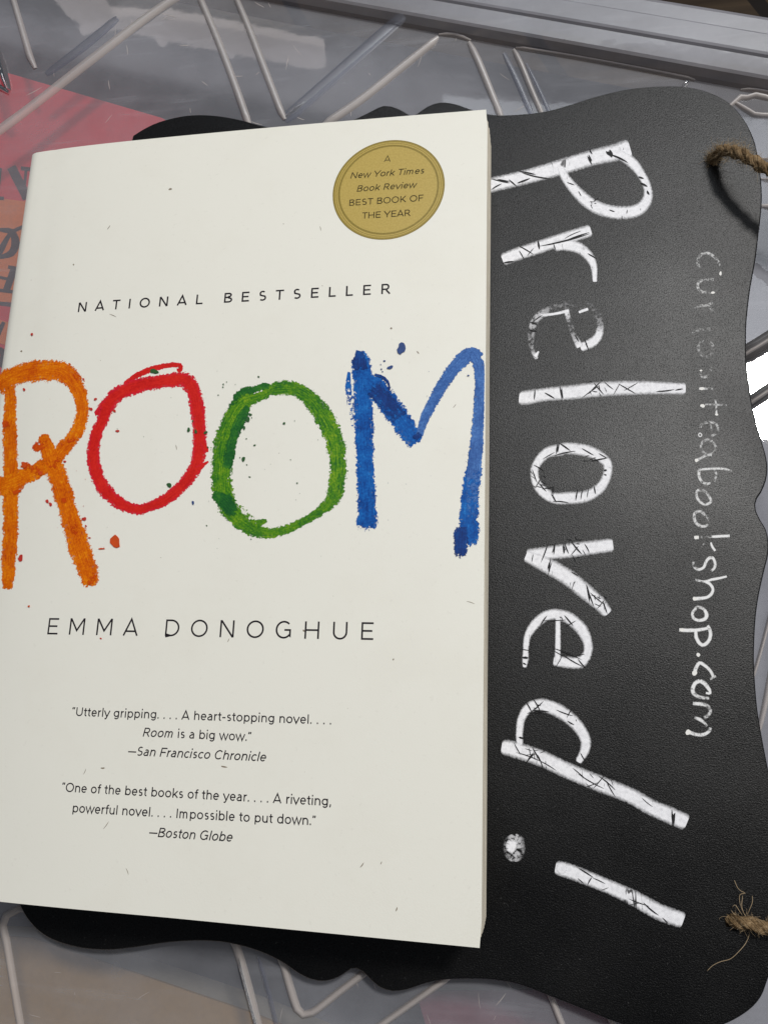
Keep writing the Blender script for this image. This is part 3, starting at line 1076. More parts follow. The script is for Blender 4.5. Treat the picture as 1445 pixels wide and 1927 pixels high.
chalk_letter('chalk small d with a long slanting stem', [
    crop([(206, 800, 34), (204, 740, 36), (216, 665, 40), (255, 612, 50), (320, 602, 66), (400, 630, 68), (480, 690, 60), (528, 760, 54), (532, 820, 50), (498, 885, 34)], *A6),
    crop([(118, 810, 70), (160, 818, 78), (300, 862, 80), (450, 930, 78), (600, 992, 80), (750, 1050, 76), (850, 1105, 78), (950, 1150, 82), (1036, 1186, 80)], *A6)],
    [sl(c6, 970, 1162, 96, 80, 30), sl(c6, 265, 855, -50, 90, 16), sl(c6, 290, 850, 60, 90, 9), sl(c6, 310, 890, 70, 90, 6), sl(c6, 250, 860, 20, 130, 7), sl(c6, 195, 820, 60, 70, 6), sl(c6, 340, 900, 30, 110, 6),
     sl(c6, 250, 610, 60, 60, 8), sl(c6, 290, 610, -40, 90, 9), sl(c6, 310, 630, 5, 80, 12), sl(c6, 290, 600, 60, 80, 7), sl(c6, 430, 640, 20, 90, 7), sl(c6, 455, 640, -60, 60, 6), sl(c6, 460, 690, 30, 40, 8),
     sl(c6, 213, 765, 20, 26, 14), sl(c6, 560, 980, 30, 150, 7), sl(c6, 600, 985, -50, 90, 7), sl(c6, 640, 990, 40, 110, 8), sl(c6, 660, 1020, 60, 90, 6), sl(c6, 560, 1000, -20, 80, 6), sl(c6, 500, 940, 40, 80, 5), sl(c6, 520, 860, 60, 50, 6), sl(c6, 840, 1085, 40, 70, 4)]
    + scat(*c6(300, 870), 10, 22, .5, .9, (6, 20), (.4, 1)) + scat(*c6(620, 1000), 10, 26, .5, .9, (6, 20), (.4, 1)) + scat(*c6(290, 615), 6, 14, .5, .9, (6, 14), (.4, 1)))
chalk_letter('chalk exclamation mark', [
    crop([(386, 405, 66), (420, 412, 74), (500, 440, 72), (650, 500, 68), (780, 560, 76), (900, 625, 80), (1018, 668, 80)], *A7),
    crop([(176, 240, 50, .6), (178, 262, 92, .62), (178, 305, 106, .62), (178, 345, 92, .6), (176, 372, 50, .55)], *A7)],
    [sl(c7, 535, 430, 32, 90, 9), sl(c7, 555, 470, -60, 46, 8), sl(c7, 600, 470, 25, 70, 6), sl(c7, 510, 470, 40, 40, 5), sl(c7, 800, 578, 20, 110, 6), sl(c7, 860, 610, 40, 100, 10), sl(c7, 930, 668, 45, 40, 7), sl(c7, 780, 585, -10, 60, 4), sl(c7, 630, 510, -20, 40, 4)]
    + [(900 + (178 + 36 * math.cos(a)) / K, 1480 + (308 + 48 * math.sin(a)) / K, a + rnd.uniform(-.25, .25), rnd.uniform(4, 10), rnd.uniform(.3, .6)) for a in [k * .52 for k in range(12)]],
    dots=[(*c7(164, 296), 11, 13), (*c7(414, 408), 10, 11)])

# the web address, dry chalk handwriting running down the right side
b = MB()
W1, W2, W3, W4 = (1270, 450, 7.1357), (1270, 700, 7.1357), (1260, 950, 7.1357), (1260, 1170, 8.029)
URL = [
    crop([(320, 385, 44, .30), (300, 300, 46, .34), (332, 222, 46, .36), (410, 185, 46, .36), (490, 215, 46, .34), (560, 280, 46, .28), (596, 360, 40, .18)], *W1),
    crop([(515, 545, 44, .26), (400, 545, 44, .32), (312, 582, 46, .36), (302, 650, 46, .36), (352, 706, 44, .34), (430, 715, 44, .3), (500, 716, 40, .3)], *W1),
    crop([(262, 932, 40, .2), (330, 896, 42, .3), (420, 890, 42, .32), (500, 853, 40, .3)], *W1),
    crop([(420, 890, 40, .3), (482, 935, 40, .28), (522, 995, 40, .12)], *W1),
    crop([(220, 1250, 50, .14), (350, 1215, 50, .2), (500, 1210, 52, .2)], *W1),
    crop([(370, 1352, 46, .15), (310, 1430, 50, .15), (330, 1530, 50, .12), (420, 1580, 50, .12), (500, 1520, 50, .1), (490, 1410, 50, .12), (400, 1360, 46, .12)], *W1),
    crop([(480, 1690, 44, .1), (470, 1780, 44, .16), (430, 1840, 44, .22), (360, 1850, 44, .2), (330, 1780, 44, .16)], *W1),
    crop([(318, 225, 34, .8), (370, 226, 34, .8), (430, 222, 30, .42), (505, 226, 30, .4)], *W2),
    crop([(400, 440, 34, .3), (520, 440, 34, .22), (690, 445, 34, .24)], *W2),
    crop([(535, 370, 30, .3), (548, 450, 30, .36), (550, 540, 30, .5), (555, 575, 38, .7)], *W2),
    crop([(335, 750, 40, .25), (355, 700, 40, .32), (440, 676, 40, .34), (540, 692, 40, .34), (572, 770, 40, .34), (535, 835, 40, .3), (480, 860, 40, .2)], *W2),
    crop([(470, 705, 30, .26), (490, 785, 30, .26)], *W2),
    crop([(330, 818, 18, .6), (308, 845, 18, .5), (332, 870, 18, .6), (356, 848, 18, .6), (332, 818, 18, .6)], *W2),
    crop([(500, 930, 40, .34), (420, 910, 40, .34), (352, 960, 40, .34), (350, 1040, 40, .3), (410, 1100, 40, .3), (500, 1090, 40, .26), (545, 1020, 40, .22), (500, 930, 40, .26)], *W2),
    crop([(490, 1122, 40, .38), (420, 1116, 42, .46), (345, 1158, 40, .4), (268, 1195, 46, .7)], *W2),
    crop([(312, 1312, 32, .5), (420, 1303, 36, .58), (520, 1298, 34, .5), (610, 1298, 34, .6), (700, 1312, 32, .5), (760, 1335, 26, .3)], *W2),
    crop([(318, 1318, 44, .6), (318, 1400, 44, .56), (352, 1470, 42, .5), (420, 1502, 42, .46), (470, 1490, 36, .36)], *W2),
    crop([(520, 1475, 34, .3), (548, 1380, 36, .34), (522, 1312, 34, .3)], *W2),
    crop([(290, 1590, 40, .42), (285, 1670, 42, .48), (335, 1748, 42, .5), (410, 1778, 42, .5), (478, 1735, 40, .55), (430, 1640, 40, .4), (370, 1592, 40, .46), (290, 1588, 40, .4)], *W2),
    crop([(472, 135, 44, .42), (400, 88, 44, .46), (334, 112, 46, .5), (326, 185, 46, .5), (355, 250, 46, .54), (420, 288, 46, .5), (490, 280, 40, .34), (520, 210, 36, .22), (470, 135, 36, .22)], *W3),
    crop([(322, 440, 46, 1), (386, 438, 50, 1)], *W3),
    crop([(386, 438, 36, .3), (480, 432, 36, .26), (568, 428, 36, .4)], *W3),
    crop([(568, 428, 40, .85), (680, 422, 42, .85), (800, 416, 40, .8)], *W3),
    crop([(548, 505, 26, .8), (565, 560, 34, .8), (606, 618, 34, .8)], *W3),
    crop([(460, 515, 22, .3), (425, 570, 22, .5)], *W3),
    crop([(310, 765, 36, .3), (330, 840, 42, .5), (390, 868, 44, .6), (452, 838, 44, .7), (480, 770, 44, .66), (522, 718, 46, .7), (572, 714, 44, .7), (604, 780, 42, .6), (596, 845, 42, .56), (552, 890, 36, .5)], *W3),
    crop([(335, 1008, 36, .28), (460, 1030, 36, .6), (560, 1004, 40, .8), (650, 988, 38, .85), (760, 962, 30, .7)], *W3),
    crop([(480, 1030, 50, .85), (540, 1070, 42, .8), (576, 1135, 44, .8), (548, 1205, 46, .8), (470, 1248, 46, .85), (308, 1262, 54, 1)], *W3),
    crop([(345, 1395, 42, .55), (302, 1450, 44, .6), (315, 1520, 44, .65), (385, 1552, 44, .66), (470, 1530, 52, .9), (490, 1470, 56, .95), (450, 1400, 44, .55), (370, 1372, 42, .5), (335, 1400, 42, .5)], *W3),
    crop([(122, 1680, 50, 1), (200, 1684, 54, .95), (340, 1684, 52, .9), (430, 1672, 46, .85), (515, 1655, 44, .8)], *W3),
    crop([(345, 1680, 48, .9), (352, 1780, 52, .9), (400, 1862, 54, .9), (455, 1880, 54, .85), (520, 1825, 52, .85), (543, 1740, 52, .8), (530, 1670, 48, .75), (505, 1620, 40, .6)], *W3),
    crop([(405, 485, 46, 1), (440, 516, 46, 1)], *W4),
    crop([(368, 780, 60, .95), (392, 700, 60, .8), (445, 622, 56, .75), (520, 660, 54, .75), (595, 725, 50, .65), (640, 800, 50, .55), (655, 855, 50, .5)], *W4),
    crop([(600, 870, 40, .35), (690, 820, 40, .35)], *W4),
    crop([(450, 893, 66, .75), (370, 940, 66, .72), (342, 1050, 66, .66), (400, 1118, 60, .5), (500, 1150, 56, .5), (590, 1155, 46, .45)], *W4),
    crop([(450, 893, 66, .75), (520, 935, 66, .8), (585, 1015, 60, .85), (605, 1078, 44, .9), (540, 1078, 36, .9)], *W4),
    crop([(345, 1235, 56, .5), (430, 1240, 60, .7), (550, 1265, 60, .45), (608, 1340, 60, .36), (570, 1420, 56, .45), (510, 1450, 50, .4)], *W4),
    crop([(370, 1445, 44, .45), (450, 1478, 60, .65), (520, 1530, 44, .5), (560, 1580, 40, .3)], *W4),
    crop([(610, 1600, 50, .55), (585, 1660, 56, .6), (500, 1705, 56, .75), (400, 1705, 56, .6), (290, 1672, 60, .9)], *W4),
]
for k, s in enumerate(URL):
    stroke(b, s, on_board, step=2.2, lift=3e-5 + 3e-6 * (k % 7), rise=1.5e-7)
for k, (x, y, rx, ry) in enumerate([(1354.7, 515, 2.2, 4.0), (1340.5, 551, 3.6, 2.4), (1318, 697.5, 2.6, 1.6), (1321, 764, 4.4, 3.4), (1319.5, 731.5, 4.5, 3.0), (1309.5, 866.5, 3, 3.6), (1347.4, 780.5, 3.2, 1.8),
                                    (1306, 1266.7, 4.6, 5.0), (1294, 1378, 5.2, 5.0), (1313, 1232.3, 3.4, 3.9), (1309.6, 1011.7, 4.2, 3.4), (1282, 1185.4, 4.6, 3.6), (1306.2, 1127, 3.8, 3.6)]):
    blob(b, x, y, rx, ry, on_board, 9e-5 + 2e-6 * k, 40 + k, n=12, jag=.12, d=1.0, mi=1)
MAT_CHIP = flat('solid_chalk_chip', (0.80, 0.79, 0.76), .8, .2, .06)
b.build('web_address_lettering', [MAT_DRY, MAT_CHIP], sign)

# jute cord through the two holes
ZB = BOARD_TOP + .0240
path = [(.2031, .2046, -.0265), (.2036, .2051, -.0235), (.2046, .2046, -.0200), (.2061, .2018, -.0163), (.2080, .1984, -.0135), (.2108, .1945, -.0119), (.2145, .1903, -.0108), (.2187, .1860, -.0095),
        (.232, .170, -.008), (.243, .140, -.010), (.246, .105, -.013), (.243, .070, -.015), (.234, .038, -.0165), (.222, .014, -.0185), (.2120, .0046, -.0200), (.2050, .0030, -.0205), (.2000, .0035, -.0213), (.1968, .0036, -.0228), (.1957, .0034, -.0262)]
path = [(x, y, z + ZB) for x, y, z in path]


def smooth3(pts, n):
    P = [np.array(p) for p in pts]
    P = [2 * P[0] - P[1]] + P + [2 * P[-1] - P[-2]]
    out = []
    for i in range(1, len(P) - 2):
        a, b_, c_, d = P[i - 1:i + 3]
        for k in range(n):
            t = k / n
            out.append(Vector(0.5 * (2 * b_ + (c_ - a) * t + (2 * a - 5 * b_ + 4 * c_ - d) * t * t + (3 * b_ - 3 * c_ + d - a) * t ** 3)))
    out.append(Vector(P[-2]))
    return out


core = smooth3(path, 16)
frames = []
ref = Vector((0.3, -.2, 1)).normalized()
for k in range(len(core)):
    t = (core[min(k + 1, len(core) - 1)] - core[max(k - 1, 0)]).normalized()
    s = (ref - t * ref.dot(t)).normalized()
    ref = s
    frames.append((t, s, t.cross(s)))
arc = [0.0]
for k in range(1, len(core)):
    arc.append(arc[-1] + (core[k] - core[k - 1]).length)
b = MB()
for ply in range(3):
    pts, rs = [], []
    for k in range(len(core)):
        a = 2 * math.pi * (arc[k] / .0125 + ply / 3)
        t, s, u = frames[k]
        pts.append(core[k] + (s * math.cos(a) + u * math.sin(a)) * .00060)
        rs.append(.00094 * (1 + .16 * math.sin(arc[k] * 1900 + ply * 2) + .12 * math.sin(arc[k] * 830 + ply)))
    b.tube(pts, rs, 9)
    for strand in range(12):
        off = rnd.uniform(0, 6.28)
        q = []
        for k in range(len(core)):
            a = 2 * math.pi * (arc[k] / .0125 + ply / 3)
            t, s, u = frames[k]
            a2 = off + arc[k] * 700
            q.append(core[k] + (s * math.cos(a) + u * math.sin(a)) * .00060 + (s * math.cos(a2) + u * math.sin(a2)) * (rs[k] * .98))
        b.tube(q, .00011, 4)
cord = b.build('twine_hanger', MAT_JUTE, sign)
b = MB()
for _ in range(1500):
    k = int(rnd.random() ** 1.0 * (len(core) - 2))
    if rnd.random() < .55:
        k = rnd.choice([rnd.randint(8, 110), rnd.randint(8, 70), rnd.randint(len(core) - 80, len(core) - 16)])
    t, s, u = frames[k]
    a = rnd.uniform(0, 6.28)
    if k > len(core) // 2 and rnd.random() < .6:
        continue
    o = s * math.cos(a) + u * math.sin(a)
    d = (t * rnd.uniform(-1.2, 1.2) + o * rnd.uniform(.25, .9)).normalized()
    ln = abs(rnd.gauss(0, .0014)) + .0007
    p = core[k] + o * .0013
    pts = []
    curl = Vector((rnd.uniform(-1, 1), rnd.uniform(-1, 1), rnd.uniform(-1, 1))) * .8
    for j in range(6):
        pts.append(p.copy())
        d = (d + curl * .22).normalized()
        p = p + d * (ln / 5)
        if p.z < BOARD_TOP + 1e-4 and p.x < .214:
            p.z = BOARD_TOP + 1e-4
    b.tube(pts, [.000042 * (1 - .1 * j) for j in range(6)], 3)
# the long loose hairs by the lower hole
for pts in [[(1402, 1738), (1407, 1752), (1400, 1770), (1386, 1786), (1370, 1800), (1352, 1806), (1338, 1814), (1328, 1825)],
            [(1400, 1722), (1392, 1708), (1387, 1692), (1388, 1680), (1398, 1678), (1390, 1674), (1384, 1668), (1379, 1655)],
            [(1403, 1722), (1406, 1708), (1411, 1694), (1412, 1684)], [(1395, 1722), (1386, 1710), (1379, 1700), (1374, 1706)],
            [(1399, 1722), (1391, 1702), (1394, 1684)], [(1385, 1722), (1376, 1716), (1372, 1710)]]:
    q = catmull([(x, y, 0) for x, y in pts], 3)
    b.tube([on_board(x[0], x[1], .0006 + .0012 * math.sin(3 * k / len(q))) for k, x in enumerate(q)], .00007, 4)
fz = b.build('loose_fibre', MAT_HAIR, cord)
fz.matrix_parent_inverse = (Matrix.Translation(sign.location) @ cord.matrix_parent_inverse).inverted()

# ------------------------------------------------------------------ the paperback
book = thing('paperback_book', 'white paperback with a hand painted rainbow title lying on the chalkboard', 'book', (.07, .1045, BOARD_TOP))
b = MB()
CT = .00035


def edge_y(x, top):
    k = max(0.0, (x - .07) / .07)
    return (YT - .0006 * k * k) if top else (YB - .0006 * k)


XS = [XL, XL + .0004, XL + .001, XL + .002, .0045, .006, .008, .0105] + [.0125 + (XR - .0125) * k / 30 for k in range(31)]
NY = 40
top, bot = [], []
for j in range(NY + 1):
    rt, rb = [], []
    for x in XS:
        y = edge_y(x, False) + (edge_y(x, True) - edge_y(x, False)) * j / NY
        xx = x
        if x == XR:
            xx = XR + .0002 * (j / NY)
            if j in (0, NY):
                xx -= .0004
        z = cover_z(x, y)
        z += -.00010 * math.exp(-((x - .0108) / .0009) ** 2)          # hinge crease
        z += -.0007 * max(0, 1 - (x - XL) / .0022) ** 2              # rolls over to the spine
        rt.append(b.vert((xx, y, z)))
        rb.append(b.vert((xx, y, z - CT)))
    top.append(rt)
    bot.append(rb)
NX = len(XS)
for j in range(NY):
    for i in range(NX - 1):
        b.face((top[j][i], top[j][i + 1], top[j + 1][i + 1], top[j + 1][i]), 0, True)
        b.face((bot[j][i], bot[j + 1][i], bot[j + 1][i + 1], bot[j][i + 1]), 0, True)
    b.poly([b.v[q] for q in (top[j][NX - 1], bot[j][NX - 1], bot[j + 1][NX - 1], top[j + 1][NX - 1])])
for i in range(NX - 1):
    b.poly([b.v[q] for q in (top[0][i], bot[0][i], bot[0][i + 1], top[0][i + 1])])
    b.poly([b.v[q] for q in (top[NY][i], top[NY][i + 1], bot[NY][i + 1], bot[NY][i])])
b.build('front_cover', MAT_COVER, book)

b = MB()
SPINE = [(0.0, 0.0), (-.0003, -.0004), (-.0007, -.0010), (-.0010, -.0018), (-.0012, -.003)]
prev = None
for j in range(NY + 1):
    y = YB + (YT - YB) * j / NY
    z0 = cover_z(XL, y) - .0007
    row = [b.vert((XL + dx, y, z0 + dz)) for dx, dz in SPINE]
    for t in (.35, .7, 1.0):
        row.append(b.vert((XL - .0012 - .0006 * math.sin(t * 3.1), y, z0 - .003 + (BOARD_TOP + .0004 - z0 + .003) * t)))
    if prev:
        for i in range(len(row) - 1):
            b.face((prev[i], row[i], row[i + 1], prev[i + 1]), 0, True)
    prev = row
b.build('spine', MAT_COVER, book)
b = MB()
b.box((XL - .001, YB + .0004, BOARD_TOP + .0001), (XR - .0004, YT - .0004, BOARD_TOP + .0005))
b.build('back_cover', MAT_COVER, book)

# the page block, its fore edge a little uneven
b = MB()
r2 = random.Random(3)
NL, NP = 44, 36
rows = []
for l in range(NL + 1):
    f = l / NL
    jit = r2.uniform(-.00012, .00012)
    row = []
    for j in range(NP + 1):
        v = j / NP
        y = .0010 + (YT - .0018) * v
        zt_ = min(cover_z(XR, y), Z0) - CT - .00006
        z = BOARD_TOP + .0006 + (zt_ - BOARD_TOP - .0006) * f
        bul = .00075 * math.sin(math.pi * min(1, f * 1.02)) * (.35 + .65 * v) + .0003 * (1 - f)
        row.append(b.vert((XR - .0004 + bul + jit + .00006 * math.sin(9 * v + l), y, z)))
    rows.append(row)
for l in range(NL):
    for j in range(NP):
        b.face((rows[l][j], rows[l][j + 1], rows[l + 1][j + 1], rows[l + 1][j]))
# head, tail and spine side of the block, and its top and bottom sheet
ys = [.0010 + (YT - .0018) * j / NP for j in range(NP + 1)]
lt = [b.vert((.0028, y, cover_z(.0028, y) - CT - .0009)) for y in ys]
mt = [b.vert((.03, y, cover_z(.03, y) - CT - .0003)) for y in ys]
lb = [b.vert((.0028, y, BOARD_TOP + .0006)) for y in ys]
for j in range(NP):
    b.face((lt[j], mt[j], mt[j + 1], lt[j + 1]))
    b.face((mt[j], rows[NL][j], rows[NL][j + 1], mt[j + 1]))
    b.face((lb[j + 1], rows[0][j + 1], rows[0][j], lb[j]))
    b.face((lb[j], lt[j], lt[j + 1], lb[j + 1]))
for j, o in ((0, 1), (NP, -1)):
    f = [lb[j]] + [rows[l][j] for l in range(NL + 1)] + [mt[j], lt[j]]
    b.face(f if o > 0 else f[::-1])
b.build('page_block', MAT_PAGE, book)


# ---- painted title letters
def edge_clamp(x, y):
    return min(x, 917.5 - (y - 206) * .0083 - 1.2)


def title_letter(label, strokes, blobs=()):
    """strokes: (material, points); each letter is one mesh with a slot per paint."""
    b = MB()
    mats = []
    for k, (mt_, s) in enumerate(strokes):
        if mt_ not in mats:
            mats.append(mt_)
        stroke(b, s, on_cover, step=3.5, lift=2e-5 + 1.5e-5 * k, rise=1.0e-7, clampx=edge_clamp, mi=mats.index(mt_), cap='fray')
    o = b.build('title_letter', mats, book)
    o['label'] = label
    return o


R1, O1, O2, M1 = (0, 640, 3.854), (150, 660, 5.558), (380, 690, 4.8167), (630, 620, 4.381)
title_letter('orange painted letter R', [
    (P_ORANGE, crop([(74, 330, 92), (76, 450, 92), (74, 600, 104), (76, 780, 112), (80, 900, 116), (78, 1050, 118), (80, 1200, 122), (78, 1400, 122), (68, 1600, 116), (62, 1720, 100), (58, 1800, 84)], *R1)),
    (P_ORANGE, crop([(-20, 340, 150), (30, 300, 150), (100, 262, 150), (220, 230, 160), (330, 220, 172), (430, 222, 166), (500, 262, 150), (555, 330, 136), (590, 420, 106), (600, 500, 98), (586, 590, 104), (550, 680, 100), (500, 750, 112), (440, 812, 120), (370, 890, 130), (300, 930, 130),
                     (200, 980, 132), (100, 1030, 150), (-10, 1075, 160)], *R1)),
    (P_ORANGE, crop([(318, 690, 76), (340, 760, 120), (370, 850, 150), (410, 960, 150), (450, 1080, 144), (490, 1210, 146), (530, 1340, 160), (570, 1480, 166), (610, 1600, 166), (645, 1700, 156), (660, 1775, 120)], *R1)),
    (P_RUST, crop([(246, 800, 40, .8), (268, 780, 76, .75), (300, 768, 80, .6), (336, 758, 50, .3)], *R1)),
    (P_RUST, crop([(160, 903, 40, .8), (190, 912, 60, .62), (240, 935, 70, .42), (310, 965, 40, .45)], *R1)),
    (P_RUST, crop([(40, 580, 26, .7), (44, 606, 56, .7), (52, 640, 60, .45)], *R1)),
    (P_RUST, crop([(380, 870, 120, .42), (430, 920, 110, .42)], *R1)),
    (P_RUST, crop([(490, 735, 30, .5), (520, 726, 56, .5), (550, 716, 26, .5)], *R1)),
    (P_RUST, crop([(520, 1320, 60, .35), (540, 1360, 90, .45), (565, 1410, 60, .35)], *R1)),
    (P_RUST, crop([(445, 1180, 26, .5), (465, 1168, 50, .55), (490, 1156, 20, .5)], *R1)),
    (P_RUST, crop([(640, 1790, 50, .5), (700, 1690, 50, .5)], *R1)),
    (P_RUST, crop([(100, 1110, 34, .9), (160, 1090, 18, .8)], *R1)),
])
title_letter('red painted letter O', [
    (P_RED, crop([(480, 345, 60), (600, 258, 66), (760, 192, 66), (900, 158, 60), (1000, 148, 56), (1055, 158, 56), (1062, 190, 50), (1030, 214, 60)], *O1)),
    (P_RED, crop([(220, 690, 150), (262, 610, 164), (330, 520, 164), (430, 440, 164), (560, 382, 166), (720, 345, 156), (880, 318, 156), (1030, 300, 168), (1120, 312, 176), (1180, 400, 170), (1220, 520, 166), (1245, 680, 158), (1258, 850, 156), (1255, 1000, 152), (1242, 1120, 150),
                  (1200, 1240, 150), (1120, 1360, 140), (1000, 1480, 136), (860, 1580, 130), (720, 1635, 122), (620, 1660, 118), (500, 1635, 128), (390, 1570, 146), (280, 1470, 160), (205, 1350, 154), (165, 1220, 148), (146, 1090, 142), (156, 960, 136), (190, 840, 130), (236, 748, 128), (256, 690, 140), (286, 610, 150)], *O1)),
    (P_RED, crop([(1240, 1240, 70), (1300, 1190, 44), (1350, 1160, 18)], *O1)),
    (P_RED, crop([(1290, 960, 70), (1330, 1040, 50), (1345, 1060, 14)], *O1)),
])
title_letter('green painted letter O', [
    (P_GREEN, crop([(560, 236, 76), (620, 215, 110), (700, 200, 140), (780, 195, 150), (880, 220, 150), (980, 290, 160), (1070, 400, 178), (1150, 530, 186), (1200, 660, 180), (1228, 800, 176), (1235, 930, 172), (1220, 1060, 170), (1190, 1180, 150), (1120, 1270, 104), (1020, 1345, 88),
                    (900, 1415, 82), (790, 1470, 90), (680, 1500, 96), (560, 1505, 110), (440, 1470, 130), (330, 1390, 160), (240, 1280, 190), (190, 1150, 200), (180, 1020, 196), (182, 900, 184), (190, 780, 216), (210, 660, 200), (250, 540, 190), (300, 430, 190), (370, 340, 150), (470, 290, 110), (600, 240, 84)], *O2)),
    (P_DGREEN, crop([(612, 178, 50), (560, 180, 76), (480, 208, 70), (390, 240, 110), (330, 300, 120), (290, 380, 130), (270, 460, 90)], *O2)),
    (P_DGREEN, crop([(420, 370, 60), (380, 430, 100, .8), (320, 560, 100, .75), (270, 700, 96, .7), (250, 820, 110, .9), (225, 930, 80, .7)], *O2)),
    (P_DGREEN, crop([(110, 1160, 80), (190, 1210, 150), (250, 1280, 150), (300, 1330, 100, .7)], *O2)),
    (P_GREEN, crop([(430, 1400, 50, .6), (500, 1420, 80, .8), (590, 1395, 40, .8)], *O2)),
    (P_GREEN, crop([(330, 1260, 80, .35), (400, 1340, 90, .4), (480, 1400, 60, .4)], *O2)),
])
title_letter('blue painted letter M', [
    (P_BLUE, crop([(118, 350, 24, .9), (112, 440, 50, .6), (120, 560, 60, .45), (140, 680, 44, .4), (145, 800, 16, .5)], *M1)),
    (P_BLUE, crop([(205, 185, 90), (215, 250, 150), (225, 340, 176), (236, 450, 190), (236, 560, 176), (240, 700, 172), (242, 850, 170), (246, 1000, 160), (252, 1150, 162), (258, 1300, 170), (264, 1450, 176), (266, 1560, 180), (264, 1650, 160, .6)], *M1)),
    (P_BLUE, crop([(265, 420, 130), (330, 470, 200), (420, 580, 196), (500, 690, 192), (580, 800, 186), (635, 880, 186), (670, 940, 140, .75)], *M1)),
    (P_SHEENBLUE, crop([(700, 870, 66), (730, 760, 82), (780, 650, 96), (850, 520, 100), (920, 410, 110), (1000, 300, 120), (1080, 225, 130), (1150, 200, 110), (1200, 230, 80)], *M1)),
    (P_BLUE, crop([(1160, 1030, 132), (1142, 1160, 140), (1126, 1300, 152), (1112, 1440, 170, 1), (1106, 1580, 186), (1120, 1680, 170, .8), (1140, 1780, 80, .6)], *M1)),
    (P_SHEENBLUE, crop([(1130, 190, 70), (1185, 290, 112), (1200, 420, 104), (1196, 560, 108), (1188, 720, 112), (1176, 880, 120, .95), (1162, 1030, 132, .8), (1148, 1160, 130, .62), (1138, 1300, 110, .5), (1128, 1430, 90, .42), (1120, 1560, 70, .36)], *M1)),
    (P_DBLUE, crop([(1040, 1640, 104), (1038, 1720, 124), (1036, 1800, 124, .9), (1034, 1880, 96, .5)], *M1)),
    (P_DBLUE, crop([(205, 180, 70), (205, 250, 120), (215, 330, 130, .8)], *M1)),
    (P_DBLUE, crop([(300, 480, 130, .62), (420, 590, 150, .62), (540, 740, 140, .5)], *M1)),
    (P_DBLUE, crop([(330, 372, 22), (395, 395, 28), (440, 440, 26), (452, 500, 18)], *M1)),
    (P_DBLUE, crop([(655, 900, 50, .8), (712, 860, 46, .8)], *M1)),
])

# ---- paint splashes and dirt on the cover
b = MB()
SM = [SPK_RED, SPK_GREEN, SPK_BLUE, SPK_GREY, SPK_RUST]


def c_(o, x, y):
    return (o[0] + x / o[2], o[1] + y / o[2])


sp = []
for (x, y, rx, ry) in [(180, 360, 9, 11), (697, 430, 13, 8), (665, 502, 12, 12), (857, 661, 15, 8), (348, 1170, 13, 12), (372, 1192, 12, 13), (155, 1582, 18, 24), (615, 1298, 16, 14), (834, 515, 12, 10), (475, 882, 10, 8), (610, 285, 8, 7), (628, 1348, 9, 5), (655, 1435, 9, 5)]:
    sp.append((*c_(R1, x, y), rx / R1[2], ry / R1[2], 0))
for (x, y, rx, ry) in [(840, 1462, 36, 46), (742, 1514, 22, 6), (180, 907, 20, 22), (300, 966, 18, 14)]:
    sp.append((*c_(R1, x, y), rx / R1[2], ry / R1[2], 4))
for (x, y, rx, ry) in [(785, 218, 42, 26), (1145, 830, 17, 22), (1220, 848, 16, 20), (1322, 858, 22, 14), (942, 1408, 24, 26), (1188, 738, 9, 9), (1346, 1013, 8, 9)]:
    sp.append((*c_(O1, x, y), rx / O1[2], ry / O1[2], 1))
sp.append((*c_(O1, 1190, 1592), 13 / O1[2], 20 / O1[2], 2))
for (x, y, rx, ry) in [(517, 94, 10, 7), (198, 163, 7, 8), (195, 188, 7, 6), (442, 437, 16, 12), (420, 482, 20, 22), (387, 557, 11, 17), (748, 516, 11, 12), (481, 714, 11, 7), (380, 840, 16, 22), (346, 608, 5, 8), (407, 655, 8, 4), (866, 1057, 8, 6), (437, 1001, 10, 5),
                       (411, 891, 6, 5), (807, 846, 5, 4), (843, 494, 4, 4), (152, 260, 6, 5), (228, 141, 5, 4), (48, 1442, 7, 5), (349, 826, 5, 5), (455, 465, 5, 5), (450, 1565, 5, 5)]:
    sp.append((*c_(O2, x, y), rx / O2[2], ry / O2[2], 1))
for (x, y, rx, ry) in [(550, 158, 36, 46), (457, 315, 25, 14), (410, 262, 9, 7), (380, 292, 5, 4), (385, 330, 8, 5), (395, 350, 6, 5), (1100, 382, 9, 6)]:
    sp.append((*c_(M1, x, y), rx / M1[2], ry / M1[2], 2))
for (x, y, rx, ry, mi) in [(321, 356, 3, 2, 3), (61.5, 629.5, 2.6, 2.2, 0), (41, 661, 1.8, 1.8, 3), (139, 498, 1.5, 1.5, 3), (736, 618, 2.2, 1.8, 3), (56, 1141, 2, 2, 4), (422, 1443, 5.5, 1.6, 3), (194, 1445.5, 4, 1.4, 3), (191, 1201.5, 2, 1.4, 0), (740, 1241, 1.6, 1.6, 3), (572, 1187, 2.4, 2, 3)]:
    sp.append((x, y, rx, ry, mi))
for k in range(10):
    sp.append((rnd.uniform(40, 880), rnd.uniform(330, 1680), rnd.uniform(.4, .9), rnd.uniform(.4, 1.0), 3))
for k in range(40):   # fine spray round the coloured letters
    o, mi = rnd.choice([(R1, 0), (O1, 1), (O2, 1), (M1, 2)])
    sp.append((rnd.uniform(o[0] + 10, o[0] + 230), rnd.uniform(690, 1050), rnd.uniform(.35, .8), rnd.uniform(.35, .8), mi))
sp = [s for s in sp if s[0] < 905]
